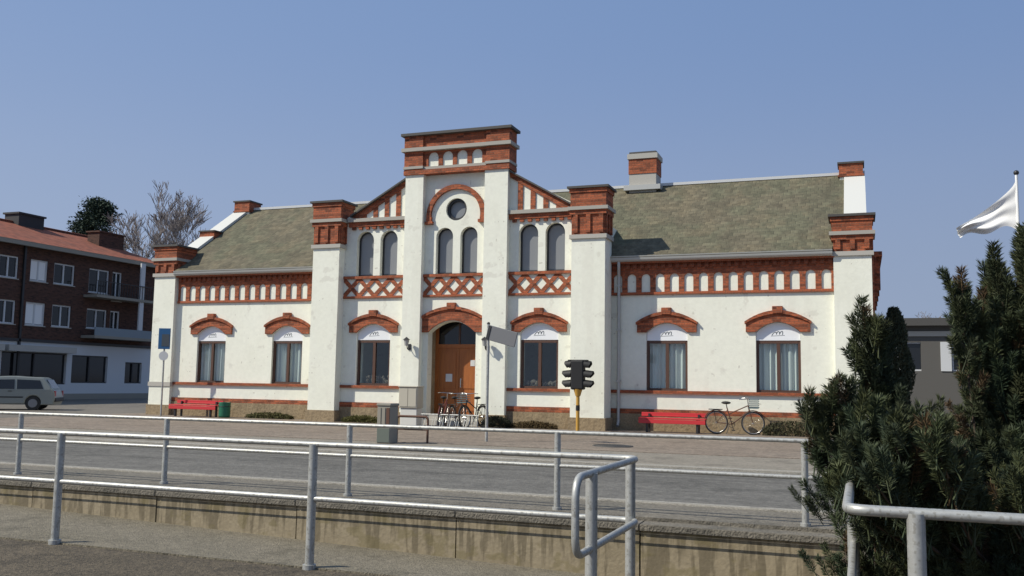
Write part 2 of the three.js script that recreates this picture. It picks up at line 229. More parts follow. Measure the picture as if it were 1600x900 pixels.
function windowUnit(cx, zw, kind) {
  const hw = 0.625, z = zw - 0.13, y0 = 1.35, tr = 2.86, ys = 3.14, yp = 3.44, w = sub('window', hall);
  const ring = segArch(cx, hw + 0.02, y0, ys, yp + 0.01, THREE.Shape); ring.holes.push(segArch(cx, hw - 0.06, y0 + 0.07, ys, yp - 0.05));
  part('frame', [ext(ring, z - 0.04, z + 0.04, 12), box(cx - hw + 0.06, cx + hw - 0.06, tr - 0.05, tr + 0.04, z - 0.04, z + 0.05)], M.brownWood, w);
  part('mullion', box(cx - 0.05, cx + 0.05, y0 + 0.07, tr - 0.05, z - 0.035, z + 0.045), M.brownWood, w);
  for (const s of [-1, 1]) { const xa = cx + s * 0.05, xb = cx + s * (hw - 0.06); part('pane', box(Math.min(xa, xb), Math.max(xa, xb), y0 + 0.07, tr - 0.05, z - 0.004, z), M.glass, w); }
  const fs = segArch(cx, hw + 0.012, tr + 0.04, ys, yp, THREE.Shape), fg = ext(fs, z + 0.03, z + 0.062, 12), p = fg.attributes.position, uv = fg.attributes.uv;
  for (let i = 0; i < p.count; i++) uv.setXY(i, (p.getX(i) - cx) / (2 * hw) + 0.5, (p.getY(i) - tr) / (yp - tr));
  mesh('fanlight', fg, M.fan, w);
  if (kind === 'curtain') { const c = part('curtain', [curtainGeo(cx - hw, cx + hw, y0, tr, z - 0.12, cx * 3)], M.curtain, w); c.name = 'curtain'; } else {
    const fl = []; for (let i = 0; i < 26; i++) { const x = cx + rr(-0.5, 0.5), h = rr(0.06, kind === 'plants' ? 0.24 : 0.16); fl.push(new THREE.IcosahedronGeometry(rr(0.03, 0.06), 0).scale(1, 1.2, 1).translate(x, y0 + 0.07 + h, z - 0.12)); fl.push(cyl([x, y0 + 0.05, z - 0.12], [x, y0 + 0.07 + h, z - 0.12], 0.012, 0.008, 4)); }
    part('window_plants', fl, std([0.16, 0.13, 0.10], 0.9), w);
    part('inner_sill', box(cx - hw, cx + hw, y0 + 0.0, y0 + 0.05, z - 0.3, z - 0.05), M.white, w);
  }
  hood(w, cx, zw);
}
// wings
for (const s of [-1, 1]) {
  const a = 5.0, b = 12.0, X = (u, v) => s > 0 ? [u, v] : [-v, -u], [x0, x1] = X(a, b);
  const sh = rectPath(x0, x1, -0.1, 5.45, THREE.Shape); for (const c of [6.93, 10.27]) sh.holes.push(segArch(s * c, 0.645, 1.35, 3.15, 3.45));
  part('wing_wall', ext(sh, -0.45, 0, 12), M.plaster, hall);
  { const [p0, p1] = X(5.1, 11.95); part('plinth', box(p0, p1, -0.1, 0.62, -0.05, 0.07), M.stone, hall); part('brick_course', box(p0, p1, 0.62, 0.77, -0.05, 0.055), M.brick, hall); part('belt_course', box(p0, p1, 1.25, 1.35, -0.25, 0.075), M.brick, hall); }
  windowUnit(s * 6.93, 0, 'curtain'); windowUnit(s * 10.27, 0, 'curtain');
  // frieze of arched niches
  const f = sub('frieze', hall), n = 15, st = 6.75 / n, f0 = s > 0 ? 5.15 : -11.9;
  const top = new THREE.Shape(); top.moveTo(f0, 5.32); top.lineTo(f0, 4.86);
  for (let i = 0; i < n; i++) { const c = f0 + (i + 0.5) * st; top.lineTo(c - 0.14, 4.86); top.absarc(c, 4.86, 0.14, Math.PI, 0, true); }
  top.lineTo(f0 + n * st, 4.86); top.lineTo(f0 + n * st, 5.32); top.closePath();
  part('brick_band', ext(top, -0.02, 0.045, 6), M.brick, f);
  part('sill_band', box(f0, f0 + n * st, 4.33, 4.42, -0.02, 0.06), M.brick, f);
  const bg = fuse(box(-(st - 0.28) / 2, (st - 0.28) / 2, 4.42, 4.86, -0.02, 0.044)), dg = fuse(box(-0.06, 0.06, 5.17, 5.318, 0.04, 0.11));
  for (let i = 0; i <= n; i++) { const m = mesh('brick_bar', bg, M.brick, f); m.position.x = f0 + i * st; if (i === 0 || i === n) { m.scale.x = 0.5; m.position.x += (i ? -1 : 1) * 0.05; } }
  for (let i = 0; i < n * 2; i++) { const m = mesh('dentil', dg, M.brick, f); m.position.x = f0 + (i + 0.5) * st / 2; }
  part('cornice', box(f0, f0 + n * st, 5.32, 5.40, -0.02, 0.2), M.brick, f);
  // gutter
  const gs = new THREE.Shape(); gs.moveTo(0.12, 5.55); gs.lineTo(0.12, 5.44); gs.absarc(0.24, 5.47, 0.1, Math.PI * 1.05, Math.PI * 1.95, false); gs.lineTo(0.36, 5.55); gs.lineTo(0.33, 5.55); gs.lineTo(0.31, 5.48); gs.lineTo(0.17, 5.48); gs.lineTo(0.15, 5.55); gs.closePath();
  part('gutter', [ext(gs, 0, 6.74).rotateY(Math.PI / 2).scale(-1, 1, 1).rotateY(0).translate(0, 0, 0)].map(g => { const p = g.attributes.position; for (let i = 0; i < p.count; i++) { const z = -p.getZ(i), x = -p.getX(i); p.setXYZ(i, (s > 0 ? 5.12 : -11.92) + x, p.getY(i), z); } g.computeVertexNormals(); return g; }), M.zinc, hall);
}
// roof slopes, ridge
{
  const mk = (x0, x1, za, ya, zb, yb) => { const N = 60, K = 10, pos = [], idx = []; for (let i = 0; i <= N; i++) for (let k = 0; k <= K; k++) { const u = i / N, t = k / K; pos.push(x0 + (x1 - x0) * u, ya + (yb - ya) * t + 0.022 * (fbm(u, t, 9, 3, 77, 3) - 0.5) - 0.03 * Math.sin(Math.PI * t) * (0.6 + 0.6 * Math.sin(u * 9)), za + (zb - za) * t); } for (let i = 0; i < N; i++) for (let k = 0; k < K; k++) { const a = i * (K + 1) + k, b = a + K + 1; idx.push(a, b, a + 1, b, b + 1, a + 1); } const q = new THREE.BufferGeometry(); q.setAttribute('position', new THREE.Float32BufferAttribute(pos, 3)); q.setIndex(idx); q.computeVertexNormals(); return q; };
  const r = sub('roof', hall);
  part('front_slope', mk(-12.3, 12.3, 0.10, 5.66, -4.67, 8.84), M.roof, r); part('eaves_tiles', box(-11.93, -5.1, -0.025, 0.02, -0.02, 0.29).rotateX(Math.atan2(3.34, 5.01)).translate(0, 5.655, 0.105), M.roof, r); part('eaves_tiles', box(5.1, 11.86, -0.025, 0.02, -0.02, 0.29).rotateX(Math.atan2(3.34, 5.01)).translate(0, 5.655, 0.105), M.roof, r); part('back_slope', mk(12.3, -12.3, -9.68, 5.50, -4.67, 8.84), M.roof, r);
  part('eaves_board', box(-11.93, -5.2, 5.40, 5.47, -0.3, 0.30), M.whiteDull, r); part('eaves_board', box(5.2, 11.86, 5.40, 5.47, -0.3, 0.30), M.whiteDull, r);
  part('ridge_capping', [box(-12.2, 12.2, 8.80, 8.90, -4.78, -4.56)], M.whiteDull, r);
  part('cross_roof', [mkCross(1), mkCross(-1)], M.roof, r);
  function mkCross(s) { const q = new THREE.BufferGeometry(); q.setAttribute('position', new THREE.Float32BufferAttribute([s * 4.5, 6.75, 0.3, 0, 8.75, 0.3, s * 4.5, 6.75, -4.6, 0, 8.75, -4.6], 3)); q.setIndex(s > 0 ? [0, 2, 1, 1, 2, 3] : [0, 1, 2, 1, 3, 2]); q.computeVertexNormals(); return q; }
  // gable ends
  const gp = poly([[-0.1, -0.1], [-0.1, 5.6], [0.0, 5.72], [4.67, 8.84], [9.35, 5.72], [9.45, 5.6], [9.45, -0.1]]);
  for (const s of [-1, 1]) {
    const gw = ext(gp, -0.28, 0.28), p = gw.attributes.position; for (let i = 0; i < p.count; i++) { const x = p.getX(i), y = p.getY(i), z = p.getZ(i); p.setXYZ(i, s * 12.5 + z, y, -x); } gw.computeVertexNormals();
    const ge = sub('gable_end', hall); part('gable_wall', gw, M.plaster, ge);
    const L = Math.hypot(4.67, 3.12), an = Math.atan2(3.12, 4.67);
    for (const q of [1, -1]) part('coping', new THREE.BoxGeometry(0.66, 0.10, L).rotateX(q > 0 ? an : -an).translate(s * 12.5, (5.72 + 8.84) / 2 + 0.045, q > 0 ? -2.33 : -7.02), M.coping, ge);
    if (s < 0) { part('brick_step', box(s * 12.5 - 0.36, s * 12.5 + 0.36, 7.15, 7.50, -2.75, -2.2), M.brick, ge); part('step_cap', box(s * 12.5 - 0.40, s * 12.5 + 0.40, 7.50, 7.55, -2.8, -2.15), M.slab, ge); }
    const rp = sub('ridge_pier', hall), c = s * 12.39;
    part('shaft', box(c - 0.36, c + 0.36, 7.6, 8.66, -5.05, -4.28), M.plaster, rp); part('brick_head', box(c - 0.385, c + 0.385, 8.66, 9.12, -5.08, -4.25), M.brick, rp);
    part('brick_band', box(c - 0.42, c + 0.42, 8.68, 8.74, -5.11, -4.22), M.brick, rp); part('cap', box(c - 0.43, c + 0.43, 9.12, 9.18, -5.13, -4.2), M.slab, rp); part('foot', box(c - 0.42, c + 0.42, 7.70, 7.80, -5.1, -4.22), M.ledge, rp);
  }
  part('back_wall', box(-12.2, 12.2, -0.1, 5.5, -9.45, -9.1), M.plaster, hall);
  const q = sub('gable_quoin', hall);
  part('brick_strip', box(12.78, 12.985, 0.6, 5.3, -0.55, 0.14), M.brick, q); part('brick_frieze', box(12.78, 13.06, 4.75, 5.36, -8.8, -0.1), M.brick, q);
  for (let i = 0; i < 9; i++) part('corbel', box(12.98, 13.16, 4.4 + (i % 2) * 0.12, 5.30, -0.3 - i * 0.95 - 0.3, -0.3 - i * 0.95), M.brick, q);
  part('cornice', box(12.78, 13.22, 5.36, 5.5, -8.8, -0.1), M.brick, q);
  const ch = sub('chimney', hall);
  part('base', box(4.72, 5.72, 8.0, 9.22, -5.05, -4.2), M.greyStone, ch); part('brick_stack', box(4.70, 5.74, 9.22, 9.78, -5.07, -4.18), M.brick, ch); part('crown', box(4.66, 5.78, 9.78, 9.97, -5.11, -4.14), M.greyStone, ch); part('hood', box(4.72, 5.72, 9.97, 10.05, -5.05, -4.2), M.slab, ch);
  part('skirt', box(4.55, 5.9, 8.6, 8.78, -4.75, -4.05), M.zinc, ch);
}
// corner pillars with brick heads
function pillar(x0, x1, zb, zf, yt, hs) {
  const p = sub('pillar', hall), bb = (d, y0, y1) => box(x0 - d, x1 + d, y0, y1, zb - d, zf + d);
  part('plinth', bb(0.05, -0.1, 0.48), M.stone, p); part('shaft', box(x0, x1, 0.48, yt, zb, zf), M.plaster, p); part('stone_band', bb(0.06, yt, yt + 0.13), M.greyStone, p);
  const [a, b, c] = hs, y1 = yt + 0.13, y2 = y1 + a, y3 = y2 + 0.11, y4 = y3 + b;
  part('brick_neck', bb(0.0, y1, y2), M.brick, p);
  const w = x1 - x0; // raised brick panels on the front and right of the neck
  for (const k of [0.06, 0.5 - 0.06, 0.94 - 0.12]) part('brick_rib', box(x0 + k * w, x0 + k * w + 0.13 * w, y1 + 0.06, y2, zf - 0.01, zf + 0.05), M.brick, p);
  for (const k of [0.06, 0.44, 0.82]) part('brick_rib', box(x1 - 0.01, x1 + 0.05, y1 + 0.06, y2, zb + k * (zf - zb), zb + (k + 0.13) * (zf - zb)), M.brick, p);
  part('brick_band', bb(0.055, y2 - 0.14, y2), M.brick, p); part('ledge', bb(0.11, y2, y3), M.ledge, p);
  part('brick_head', bb(0.035, y3, y4), M.brick, p); part('brick_cornice', bb(0.07, y4 - 0.13, y4), M.brick, p); part('cap_slab', bb(0.13, y4, y4 + 0.07), M.slab, p);
}
pillar(-12.93, -11.95, -0.85, 0.18, 5.36, [0.48, 0.44]);
part('stone_belt', box(-12.96, -11.92, 1.18, 1.34, -0.5, 0.215), M.greyStone, hall);
pillar(11.88, 12.93, -0.85, 0.18, 5.36, [0.48, 0.44]);
pillar(-5.33, -4.28, 0.2, 1.0, 6.08, [0.78, 0.58]);
pillar(4.11, 5.20, 0.2, 1.0, 6.05, [0.78, 0.58]);
for (const s of [-1, 1]) part('side_wall', box(s * 4.35, s * 4.95, -0.1, 6.7, -2.0, 0.55), M.plaster, hall);
part('side_wall', [box(-5.2, -4.3, -0.1, 5.6, -0.4, 0.3), box(4.2, 5.1, -0.1, 5.6, -0.4, 0.3)], M.plaster, hall);

// bays either side of the tower
function lattice(parent, x0, x1, z, n) {
  const g = sub('lattice_band', parent), y0 = 4.33, y1 = 5.11, a = y0 + 0.08, b = y1 - 0.10, st = (x1 - x0) / n, L = Math.hypot(st, b - a), an = Math.atan2(b - a, st);
  part('brick_band', box(x0, x1, b, y1, z - 0.02, z + 0.08), M.brick, g); part('brick_band', box(x0, x1, y0, a, z - 0.02, z + 0.06), M.brick, g);
  const up = fuse(new THREE.BoxGeometry(L, 0.135, 0.07).rotateZ(an)), dn = fuse(new THREE.BoxGeometry(L, 0.135, 0.064).rotateZ(-an));
  for (let i = 0; i < n; i++) for (const q of [up, dn]) { const m = mesh('lattice_bar', q, M.brick, g); m.position.set(x0 + (i + 0.5) * st, (a + b) / 2, z + 0.0); }
}
for (const s of [-1, 1]) {
  const xa = s > 0 ? 1.8 : -4.4, xb = s > 0 ? 4.4 : -1.8, c = s * 3.0 - 0.06, ws = s > 0 ? [2.53, 3.44] : [-3.49, -2.57];
  const sh = poly([[xa, -0.1], [xb, -0.1], [xb, s > 0 ? 7.1 : 8.45], [xa, s > 0 ? 8.45 : 7.1]]);
  sh.holes.push(segArch(c, 0.645, 1.35, 3.15, 3.45)); for (const w of ws) sh.holes.push(roundArch(w, 0.33, 5.11, 6.68));
  part('bay_wall', ext(sh, 0.15, 0.6, 12), M.plaster, hall);
  part('plinth', box(xa, xb, -0.1, 0.60, 0.5, 0.67), M.stone, hall); part('brick_course', box(xa, xb, 0.60, 0.77, 0.5, 0.655), M.brick, hall); part('belt_course', box(xa, xb, 1.25, 1.35, 0.36, 0.675), M.brick, hall);
  windowUnit(c, 0.6, s > 0 ? 'things' : 'plants');
  for (const w of ws) { const u = sub('arched_window', hall); part('pane', ext(roundArch(w, 0.30, 5.14, 6.65, THREE.Shape), 0.38, 0.395), M.blind, u); const r = roundArch(w, 0.34, 5.11, 6.69, THREE.Shape); r.holes.push(roundArch(w, 0.275, 5.17, 6.625)); part('frame', ext(r, 0.36, 0.43), M.darkMetal, u); }
  lattice(hall, s > 0 ? 1.87 : -4.28, s > 0 ? 4.11 : -1.87, 0.6, 4);
  const g = sub('half_gable', hall), X = v => s * v;
  const bx = (u, v, y0, y1, z0, z1) => box(Math.min(X(u), X(v)), Math.max(X(u), X(v)), y0, y1, z0, z1);
  part('brick_band', bx(1.87, 4.12, 6.84, 7.0, 0.55, 0.70), M.brick, g); part('stone_ledge', bx(1.87, 4.12, 7.0, 7.12, 0.55, 0.78), M.ledge, g);
  for (let i = 0; i < 8; i++) part('dentil', bx(1.98 + i * 0.27, 2.11 + i * 0.27, 6.74, 6.84, 0.55, 0.68), M.brick, g);
  const sl = (8.42 - 7.22) / (3.98 - 1.87), yr = v => 8.42 - (v - 1.87) * sl;
  part('rake', ext(poly([[X(1.87), yr(1.87)], [X(3.98), yr(3.98)], [X(3.98), yr(3.98) - 0.10], [X(3.85), 7.12], [X(3.72), 7.12], [X(1.87), yr(1.87) - 0.17]]), 0.55, 0.66), M.brick, g);
  part('rake_cap', ext(poly([[X(1.87), yr(1.87)], [X(4.05), yr(4.05)], [X(4.05), yr(4.05) + 0.06], [X(1.87), yr(1.87) + 0.06]]), 0.3, 0.78), M.slab, g);
  for (let i = 0; i < 4; i++) { const v = 2.15 + i * 0.44, w = 0.17, yt = yr(v + w) - 0.08; if (yt > 7.15) part('brick_bar', bx(v, v + w, 7.12, yt, 0.55, 0.635), M.brick, g); }
}
// tower
{
  const t = sub('tower', hall), cx = -0.06;
  part('pier', box(-1.87, -1.20, 0.48, 8.5, 0.2, 0.84), M.plaster, t); part('pier', box(1.05, 1.87, 0.48, 8.5, 0.2, 0.84), M.plaster, t);
  part('pier_plinth', box(-1.91, -1.16, -0.1, 0.48, 0.2, 0.88), M.stone, t); part('pier_plinth', box(1.01, 1.91, -0.1, 0.48, 0.2, 0.88), M.stone, t);
  const sh = rectPath(-1.25, 1.1, -0.1, 8.55, THREE.Shape);
  sh.holes.push(segArch(-0.13, 0.87, 0.12, 3.15, 3.52)); sh.holes.push(roundArch(-0.47, 0.31, 5.11, 6.68)); sh.holes.push(roundArch(0.42, 0.31, 5.11, 6.68)); { const c = new THREE.Path(); c.absarc(cx, 7.29, 0.38, 0, 2 * Math.PI); sh.holes.push(c); }
  part('front_wall', ext(sh, 0.25, 0.6, 14), M.plaster, t);
  for (const w of [-0.47, 0.42]) { const u = sub('arched_window', hall); part('pane', ext(roundArch(w, 0.28, 5.14, 6.65, THREE.Shape), 0.38, 0.395), M.blind, u); const r = roundArch(w, 0.32, 5.11, 6.69, THREE.Shape); r.holes.push(roundArch(w, 0.255, 5.17, 6.625)); part('frame', ext(r, 0.36, 0.43), M.darkMetal, u); }
  { const u = sub('round_window', hall), c = new THREE.Shape(); c.absarc(cx, 7.29, 0.32, 0, 2 * Math.PI); part('pane', ext(c, 0.40, 0.41, 20), M.blind, u); const r = new THREE.Shape(); r.absarc(cx, 7.29, 0.39, 0, 2 * Math.PI); const h = new THREE.Path(); h.absarc(cx, 7.29, 0.29, 0, 2 * Math.PI); r.holes.push(h); part('frame', ext(r, 0.38, 0.5, 24), M.darkMetal, u); }
  lattice(t === null ? t : hall, -1.20, 1.05, 0.6, 4);
  const ring = new THREE.Shape(); ring.absarc(cx, 7.06, 1.07, 0, Math.PI, false); ring.lineTo(cx - 1.07, 6.86); ring.lineTo(cx - 0.88, 6.86); ring.lineTo(cx - 0.88, 7.06); ring.absarc(cx, 7.06, 0.91, Math.PI, 0, true); ring.lineTo(cx + 0.89, 6.86); ring.lineTo(cx + 1.07, 6.86); ring.closePath();
  part('round_arch', ext(ring, 0.58, 0.70, 24), M.brick, t);
  part('arch_foot', [box(cx - 1.10, cx - 0.83, 6.80, 6.90, 0.58, 0.73), box(cx + 0.84, cx + 1.10, 6.80, 6.90, 0.58, 0.73)], M.brick, t);
  // crown
  const k = sub('tower_crown', hall);
  part('brick_band', box(-1.93, 1.93, 8.5, 8.66, 0.18, 0.90), M.brick, k); part('core', box(-1.85, 1.85, 8.66, 9.86, 0.22, 0.765), M.plaster, k);
  for (const [a, b] of [[-1.92, -1.22], [1.10, 1.92]]) { part('corner_block', box(a, b, 8.66, 9.30, 0.19, 0.88), M.brick, k); part('stone_sill', box(a - 0.02, b + 0.02, 8.70, 8.79, 0.18, 0.92), M.ledge, k); part('corner_head', box(a, b, 9.42, 9.84, 0.19, 0.90), M.brick, k); }
  const np = new THREE.Shape(), cs = [-0.86, -0.33, 0.20, 0.74], hw = 0.19; np.moveTo(-1.22, 9.30); np.lineTo(-1.22, 8.66); for (const c of cs) { np.lineTo(c - hw, 8.66); np.lineTo(c - hw, 9.07); np.absarc(c, 9.07, hw, Math.PI, 0, true); np.lineTo(c + hw, 8.66); } np.lineTo(1.10, 8.66); np.lineTo(1.10, 9.30); np.closePath();
  part('niche_arcade', ext(np, 0.6, 0.81, 8), M.brick, k);
  part('niche_sill', box(-1.22, 1.10, 8.66, 8.76, 0.6, 0.86), M.ledge, k);
  part('ledge', box(-2.0, 2.0, 9.30, 9.42, 0.13, 0.98), M.ledge, k); part('brick_frieze', box(-1.22, 1.10, 9.42, 9.84, 0.2, 0.83), M.brick, k); part('cap_slab', box(-2.02, 2.02, 9.84, 9.93, 0.12, 1.0), M.slab, k);
  // door in its deep reveal
  const d = sub('door', hall), zc = -0.08, x0 = -1.0, x1 = 0.74, yt = 2.66;
  part('reveal', [box(-1.25, -1.0, 0.1, 3.6, zc, 0.25), box(0.74, 1.0, 0.1, 3.6, zc, 0.25), box(-1.25, 1.0, 3.53, 3.8, zc, 0.25)], M.stone, d);
  part('frame', [box(-1.0, -0.9, 0.42, 3.53, zc - 0.05, zc + 0.06), box(0.64, 0.74, 0.42, 3.53, zc - 0.05, zc + 0.06), box(-0.9, 0.64, yt, yt + 0.12, zc - 0.05, zc + 0.07)], M.door, d);
  for (const [a, b] of [[-0.9, -0.135], [-0.125, 0.64]]) part('door_leaf', [box(a, b, 0.42, yt, zc - 0.03, zc + 0.02), box(a + 0.1, b - 0.1, 0.55, 1.15, zc + 0.01, zc + 0.045), box(a + 0.1, b - 0.1, 1.3, 2.5, zc + 0.01, zc + 0.04)], M.door, d);
  part('handle', [cyl([-0.04, 1.35, zc + 0.05], [-0.04, 1.6, zc + 0.05], 0.016), box(-0.07, -0.01, 1.33, 1.63, zc + 0.015, zc + 0.035)], M.chrome, d);
  part('notice', box(-0.60, -0.36, 1.52, 1.78, zc + 0.042, zc + 0.048), M.whiteDull, d); part('notice', box(0.30, 0.46, 2.05, 2.25, zc + 0.042, zc + 0.048), M.whiteDull, d);
  part('fanlight', box(-0.9, 0.64, yt + 0.12, 3.53, zc - 0.01, zc), M.darkGlass, d); part('fanlight_bar', [box(-0.16, -0.10, yt + 0.12, 3.53, zc - 0.02, zc + 0.03)], M.brownWood, d);
  part('threshold', box(-1.0, 0.74, -0.05, 0.42, zc - 0.1, 0.62), M.greyStone, d); part('step', box(-1.15, 0.98, -0.05, 0.26, 0.62, 0.95), M.greyStone, d);
  hood(d, -0.13, 0.6, 1.34, 3.15);
  for (const x of [-1.55, 1.25]) { const l = sub('wall_lamp', hall); part('back_plate', box(x - 0.05, x + 0.05, 2.55, 2.75, 0.83, 0.87), M.darkMetal, l); part('arm', sweep(roundPoly([[x, 2.62, 0.85], [x, 2.55, 1.0], [x, 2.85, 1.08]], 0.1), 0.016, 6), M.darkMetal, l); part('lantern', new THREE.CylinderGeometry(0.10, 0.06, 0.2, 8).translate(x, 2.78, 1.08), std([0.4, 0.4, 0.38], 0.3), l); part('lantern_cap', new THREE.ConeGeometry(0.13, 0.1, 8).translate(x, 2.93, 1.08), M.darkMetal, l); }
}
{ const d = sub('downpipe', hall); part('pipe', sweep(roundPoly([[5.45, 5.46, 0.24], [5.45, 5.2, 0.24], [5.42, 4.95, 0.1], [5.42, 0.35, 0.1], [5.42, 0.22, 0.22]], 0.08), 0.05, 10), M.zinc, d); for (const y of [1.6, 3.2, 4.6]) part('bracket', box(5.35, 5.49, y, y + 0.05, 0, 0.155), M.zinc, d); }

// ------------------------------------------------------------------ railings of galvanised tube
function railing(label, path, posts, hTop, hMid, gy, loop, pr = 0.038, tr = 0.024) {
  const r = thing('tube_railing', label, 'railing');
  for (const h of [hTop, hMid]) if (!loop) part(h === hTop ? 'top_rail' : 'lower_rail', sweep(roundPoly(path.map(p => [p[0], h, p[1]]), 0.09), tr, 12), M.galv, r);
  if (loop) { const f = path.map(p => [p[0], hTop, p[1]]), b = path.map(p => [p[0], hMid, p[1]]).reverse(); part('rail_loop', sweep(roundPoly([...f, ...b], 0.13), tr, 12), M.galv, r); }
  for (const [x, z] of posts) { const p = part('post', cyl([x, gy - 0.05, z], [x, hTop, z], pr, pr, 14), M.galv, r); part('post_collar', cyl([x, gy - 0.02, z], [x, gy + 0.03, z], pr * 1.5, pr * 1.5, 14), M.galv, p); }
  return r;
}
railing('near tube railing on the ramp edge, ending in a rounded loop', [[-6, 21.8], [10.98, 21.8], [10.98, 23.45]], [[-3.18, 21.8], [-0.35, 21.8], [2.48, 21.8], [5.31, 21.8], [8.14, 21.8], [10.93, 21.84], [10.98, 23.1]], 0.95, 0.49, -0.09, true);
railing('far tube railing on top of the retaining wall beside the road', [[-9, 18.18], [18, 18.18]], [-7.6, -4.8, -2.0, 0.75, 3.46, 6.38, 9.19, 11.98, 14.7, 17.4].map(x => [x, 18.18]), 0.93, 0.54, 0.03, false);
railing('tube railing bending around the pine bush in the right corner', [[17.5, 24.4], [12.5, 24.4], [12.5, 19.2]], [[12.775, 24.4], [15.2, 24.4], [12.5, 22.2], [12.5, 19.4]], 0.975, 0.5, -0.1, false);

// ------------------------------------------------------------------ street furniture
function bench(label, x0, x1, z) {
  const b = thing('red_bench', label, 'bench', [(x0 + x1) / 2, 0.1, z], 0, 'red benches along the facade'), L = (x1 - x0) / 2;
  for (let i = 0; i < 3; i++) part('seat_slat', rbox(-L, L, 0.40, 0.44, -0.05 + i * 0.13, 0.06 + i * 0.13, 0.008), M.red, b);
  for (let i = 0; i < 2; i++) part('back_slat', rbox(-L, L, 0.47 - i * 0.01 + i * 0.0 + (i ? -0.12 : 0.0) + 0.12 * i, 0.50 + 0.0 + i * 0.09, -0.14 - i * 0.012, -0.11 - i * 0.012, 0.008), M.red, b);
  part('apron', rbox(-L, L, 0.27, 0.39, 0.29, 0.32, 0.008), M.red, b);
  for (const s of [-1, 1]) part('leg', [box(s * L * 0.75 - 0.03, s * L * 0.75 + 0.03, 0, 0.40, 0.2, 0.28), box(s * L * 0.75 - 0.03, s * L * 0.75 + 0.03, 0, 0.55, -0.11, -0.05), box(s * L * 0.75 - 0.03, s * L * 0.75 + 0.03, 0.34, 0.40, -0.1, 0.25)], M.darkMetal, b);
}
bench('red bench beside the green bin at the left end', -11.3, -9.22, 0.62);
bench('red bench next to the lone bicycle and the downpipe', 6.25, 8.25, 0.62);
{ const b = thing('litter_bin', 'small green round bin beside the left red bench', 'bin', [-8.98, 0.1, 0.72]); part('barrel', new THREE.LatheGeometry([[0.001, 0], [0.19, 0], [0.205, 0.08], [0.21, 0.52], [0.225, 0.55], [0.20, 0.55], [0.19, 0.5], [0.19, 0.06], [0.001, 0.06]].map(p => new THREE.Vector2(...p)), 18), M.green, b); part('band', new THREE.TorusGeometry(0.212, 0.012, 6, 18).rotateX(Math.PI / 2).translate(0, 0.4, 0), M.darkMetal, b); }
{ const b = thing('litter_bin', 'square grey concrete litter bin on the pale pavement', 'bin', [2.44, 0.1, 9.75]); part('body', rbox(-0.17, 0.17, 0, 0.84, -0.19, 0.19, 0.02), M.binConcrete, b); for (let i = 0; i < 3; i++) part('wooden_slat', box(-0.15 + i * 0.11, -0.07 + i * 0.11, 0.38, 0.80, 0.185, 0.205), i === 2 ? M.rust : M.binConcrete, b); part('lower_panel', box(-0.155, 0.155, 0.03, 0.34, 0.185, 0.2), std([0.12, 0.14, 0.12], 0.8), b); part('lid', rbox(-0.185, 0.185, 0.84, 0.90, -0.21, 0.21, 0.02), M.binConcrete, b); }
{ const b = thing('utility_cabinet', 'beige utility cabinet on a pale base left of the door', 'cabinet', [-0.98, 0.1, 1.75]); part('base', rbox(-0.29, 0.31, 0, 0.56, -0.2, 0.2, 0.03), M.coping, b); part('housing', rbox(-0.33, 0.33, 0.56, 1.22, -0.2, 0.24, 0.02), M.beige, b); part('roof', rbox(-0.35, 0.35, 1.22, 1.26, -0.22, 0.27, 0.015), M.beige, b); for (const s of [-1, 1]) part('cabinet_door', box(s > 0 ? 0.01 : -0.29, s > 0 ? 0.29 : -0.01, 0.61, 1.18, 0.235, 0.255), M.beige, b); }
{ const b = thing('hoop_barrier', 'brown steel hoop barrier beside the concrete litter bin', 'barrier', [2.87, 0.1, 9.3]); part('hoop', sweep(roundPoly([[-0.42, -0.05, 0], [-0.42, 0.6, 0], [0.37, 0.6, 0], [0.37, -0.05, 0]], 0.08), 0.028, 8), M.rust, b); part('crossbar', cyl([-0.42, 0.3, 0], [0.37, 0.3, 0], 0.015), M.rust, b); }
{ // street name sign, drooping
  const s = thing('street_sign', 'grey street sign plate drooping from a slim pole', 'sign', [4.13, 0.1, 7.9]);
  part('pole', cyl([0, -0.05, 0], [0, 2.82, 0], 0.035, 0.035, 10), M.galv, s); part('pole_cap', new THREE.SphereGeometry(0.04, 10, 6).translate(0, 2.83, 0), M.darkMetal, s);
  part('plate', new RoundedBoxGeometry(0.80, 0.36, 0.03, 2, 0.012).translate(0.40, 0, 0).rotateZ(-0.25).rotateY(-0.12).translate(0.0, 2.62, 0.04), M.signBack, s);
  part('plate_edge', new THREE.BoxGeometry(0.07, 0.33, 0.05).translate(0.035, 0, 0).rotateZ(-0.25).rotateY(-0.12).translate(0, 2.62, 0.045), M.darkMetal, s);
}
{ // blue sign
  const s = thing('traffic_sign', 'blue rectangular traffic sign on a pole at the left pillar', 'sign', [-11.58, 0.1, 1.0], 0.35);
  part('pole', cyl([0, -0.05, 0], [0, 3.2, 0], 0.032, 0.032, 10), M.galv, s);
  const pl = part('plate', rbox(-0.22, 0.22, 2.45, 3.22, 0.035, 0.06, 0.01), M.blue, s); part('inset', box(-0.09, 0.19, 2.55, 3.0, 0.06, 0.066), std([0.06, 0.075, 0.09], 0.5), pl);
  part('small_plate', new THREE.CylinderGeometry(0.17, 0.17, 0.02, 20).rotateX(Math.PI / 2).translate(0, 2.2, 0.05), M.whiteDull, s);
}
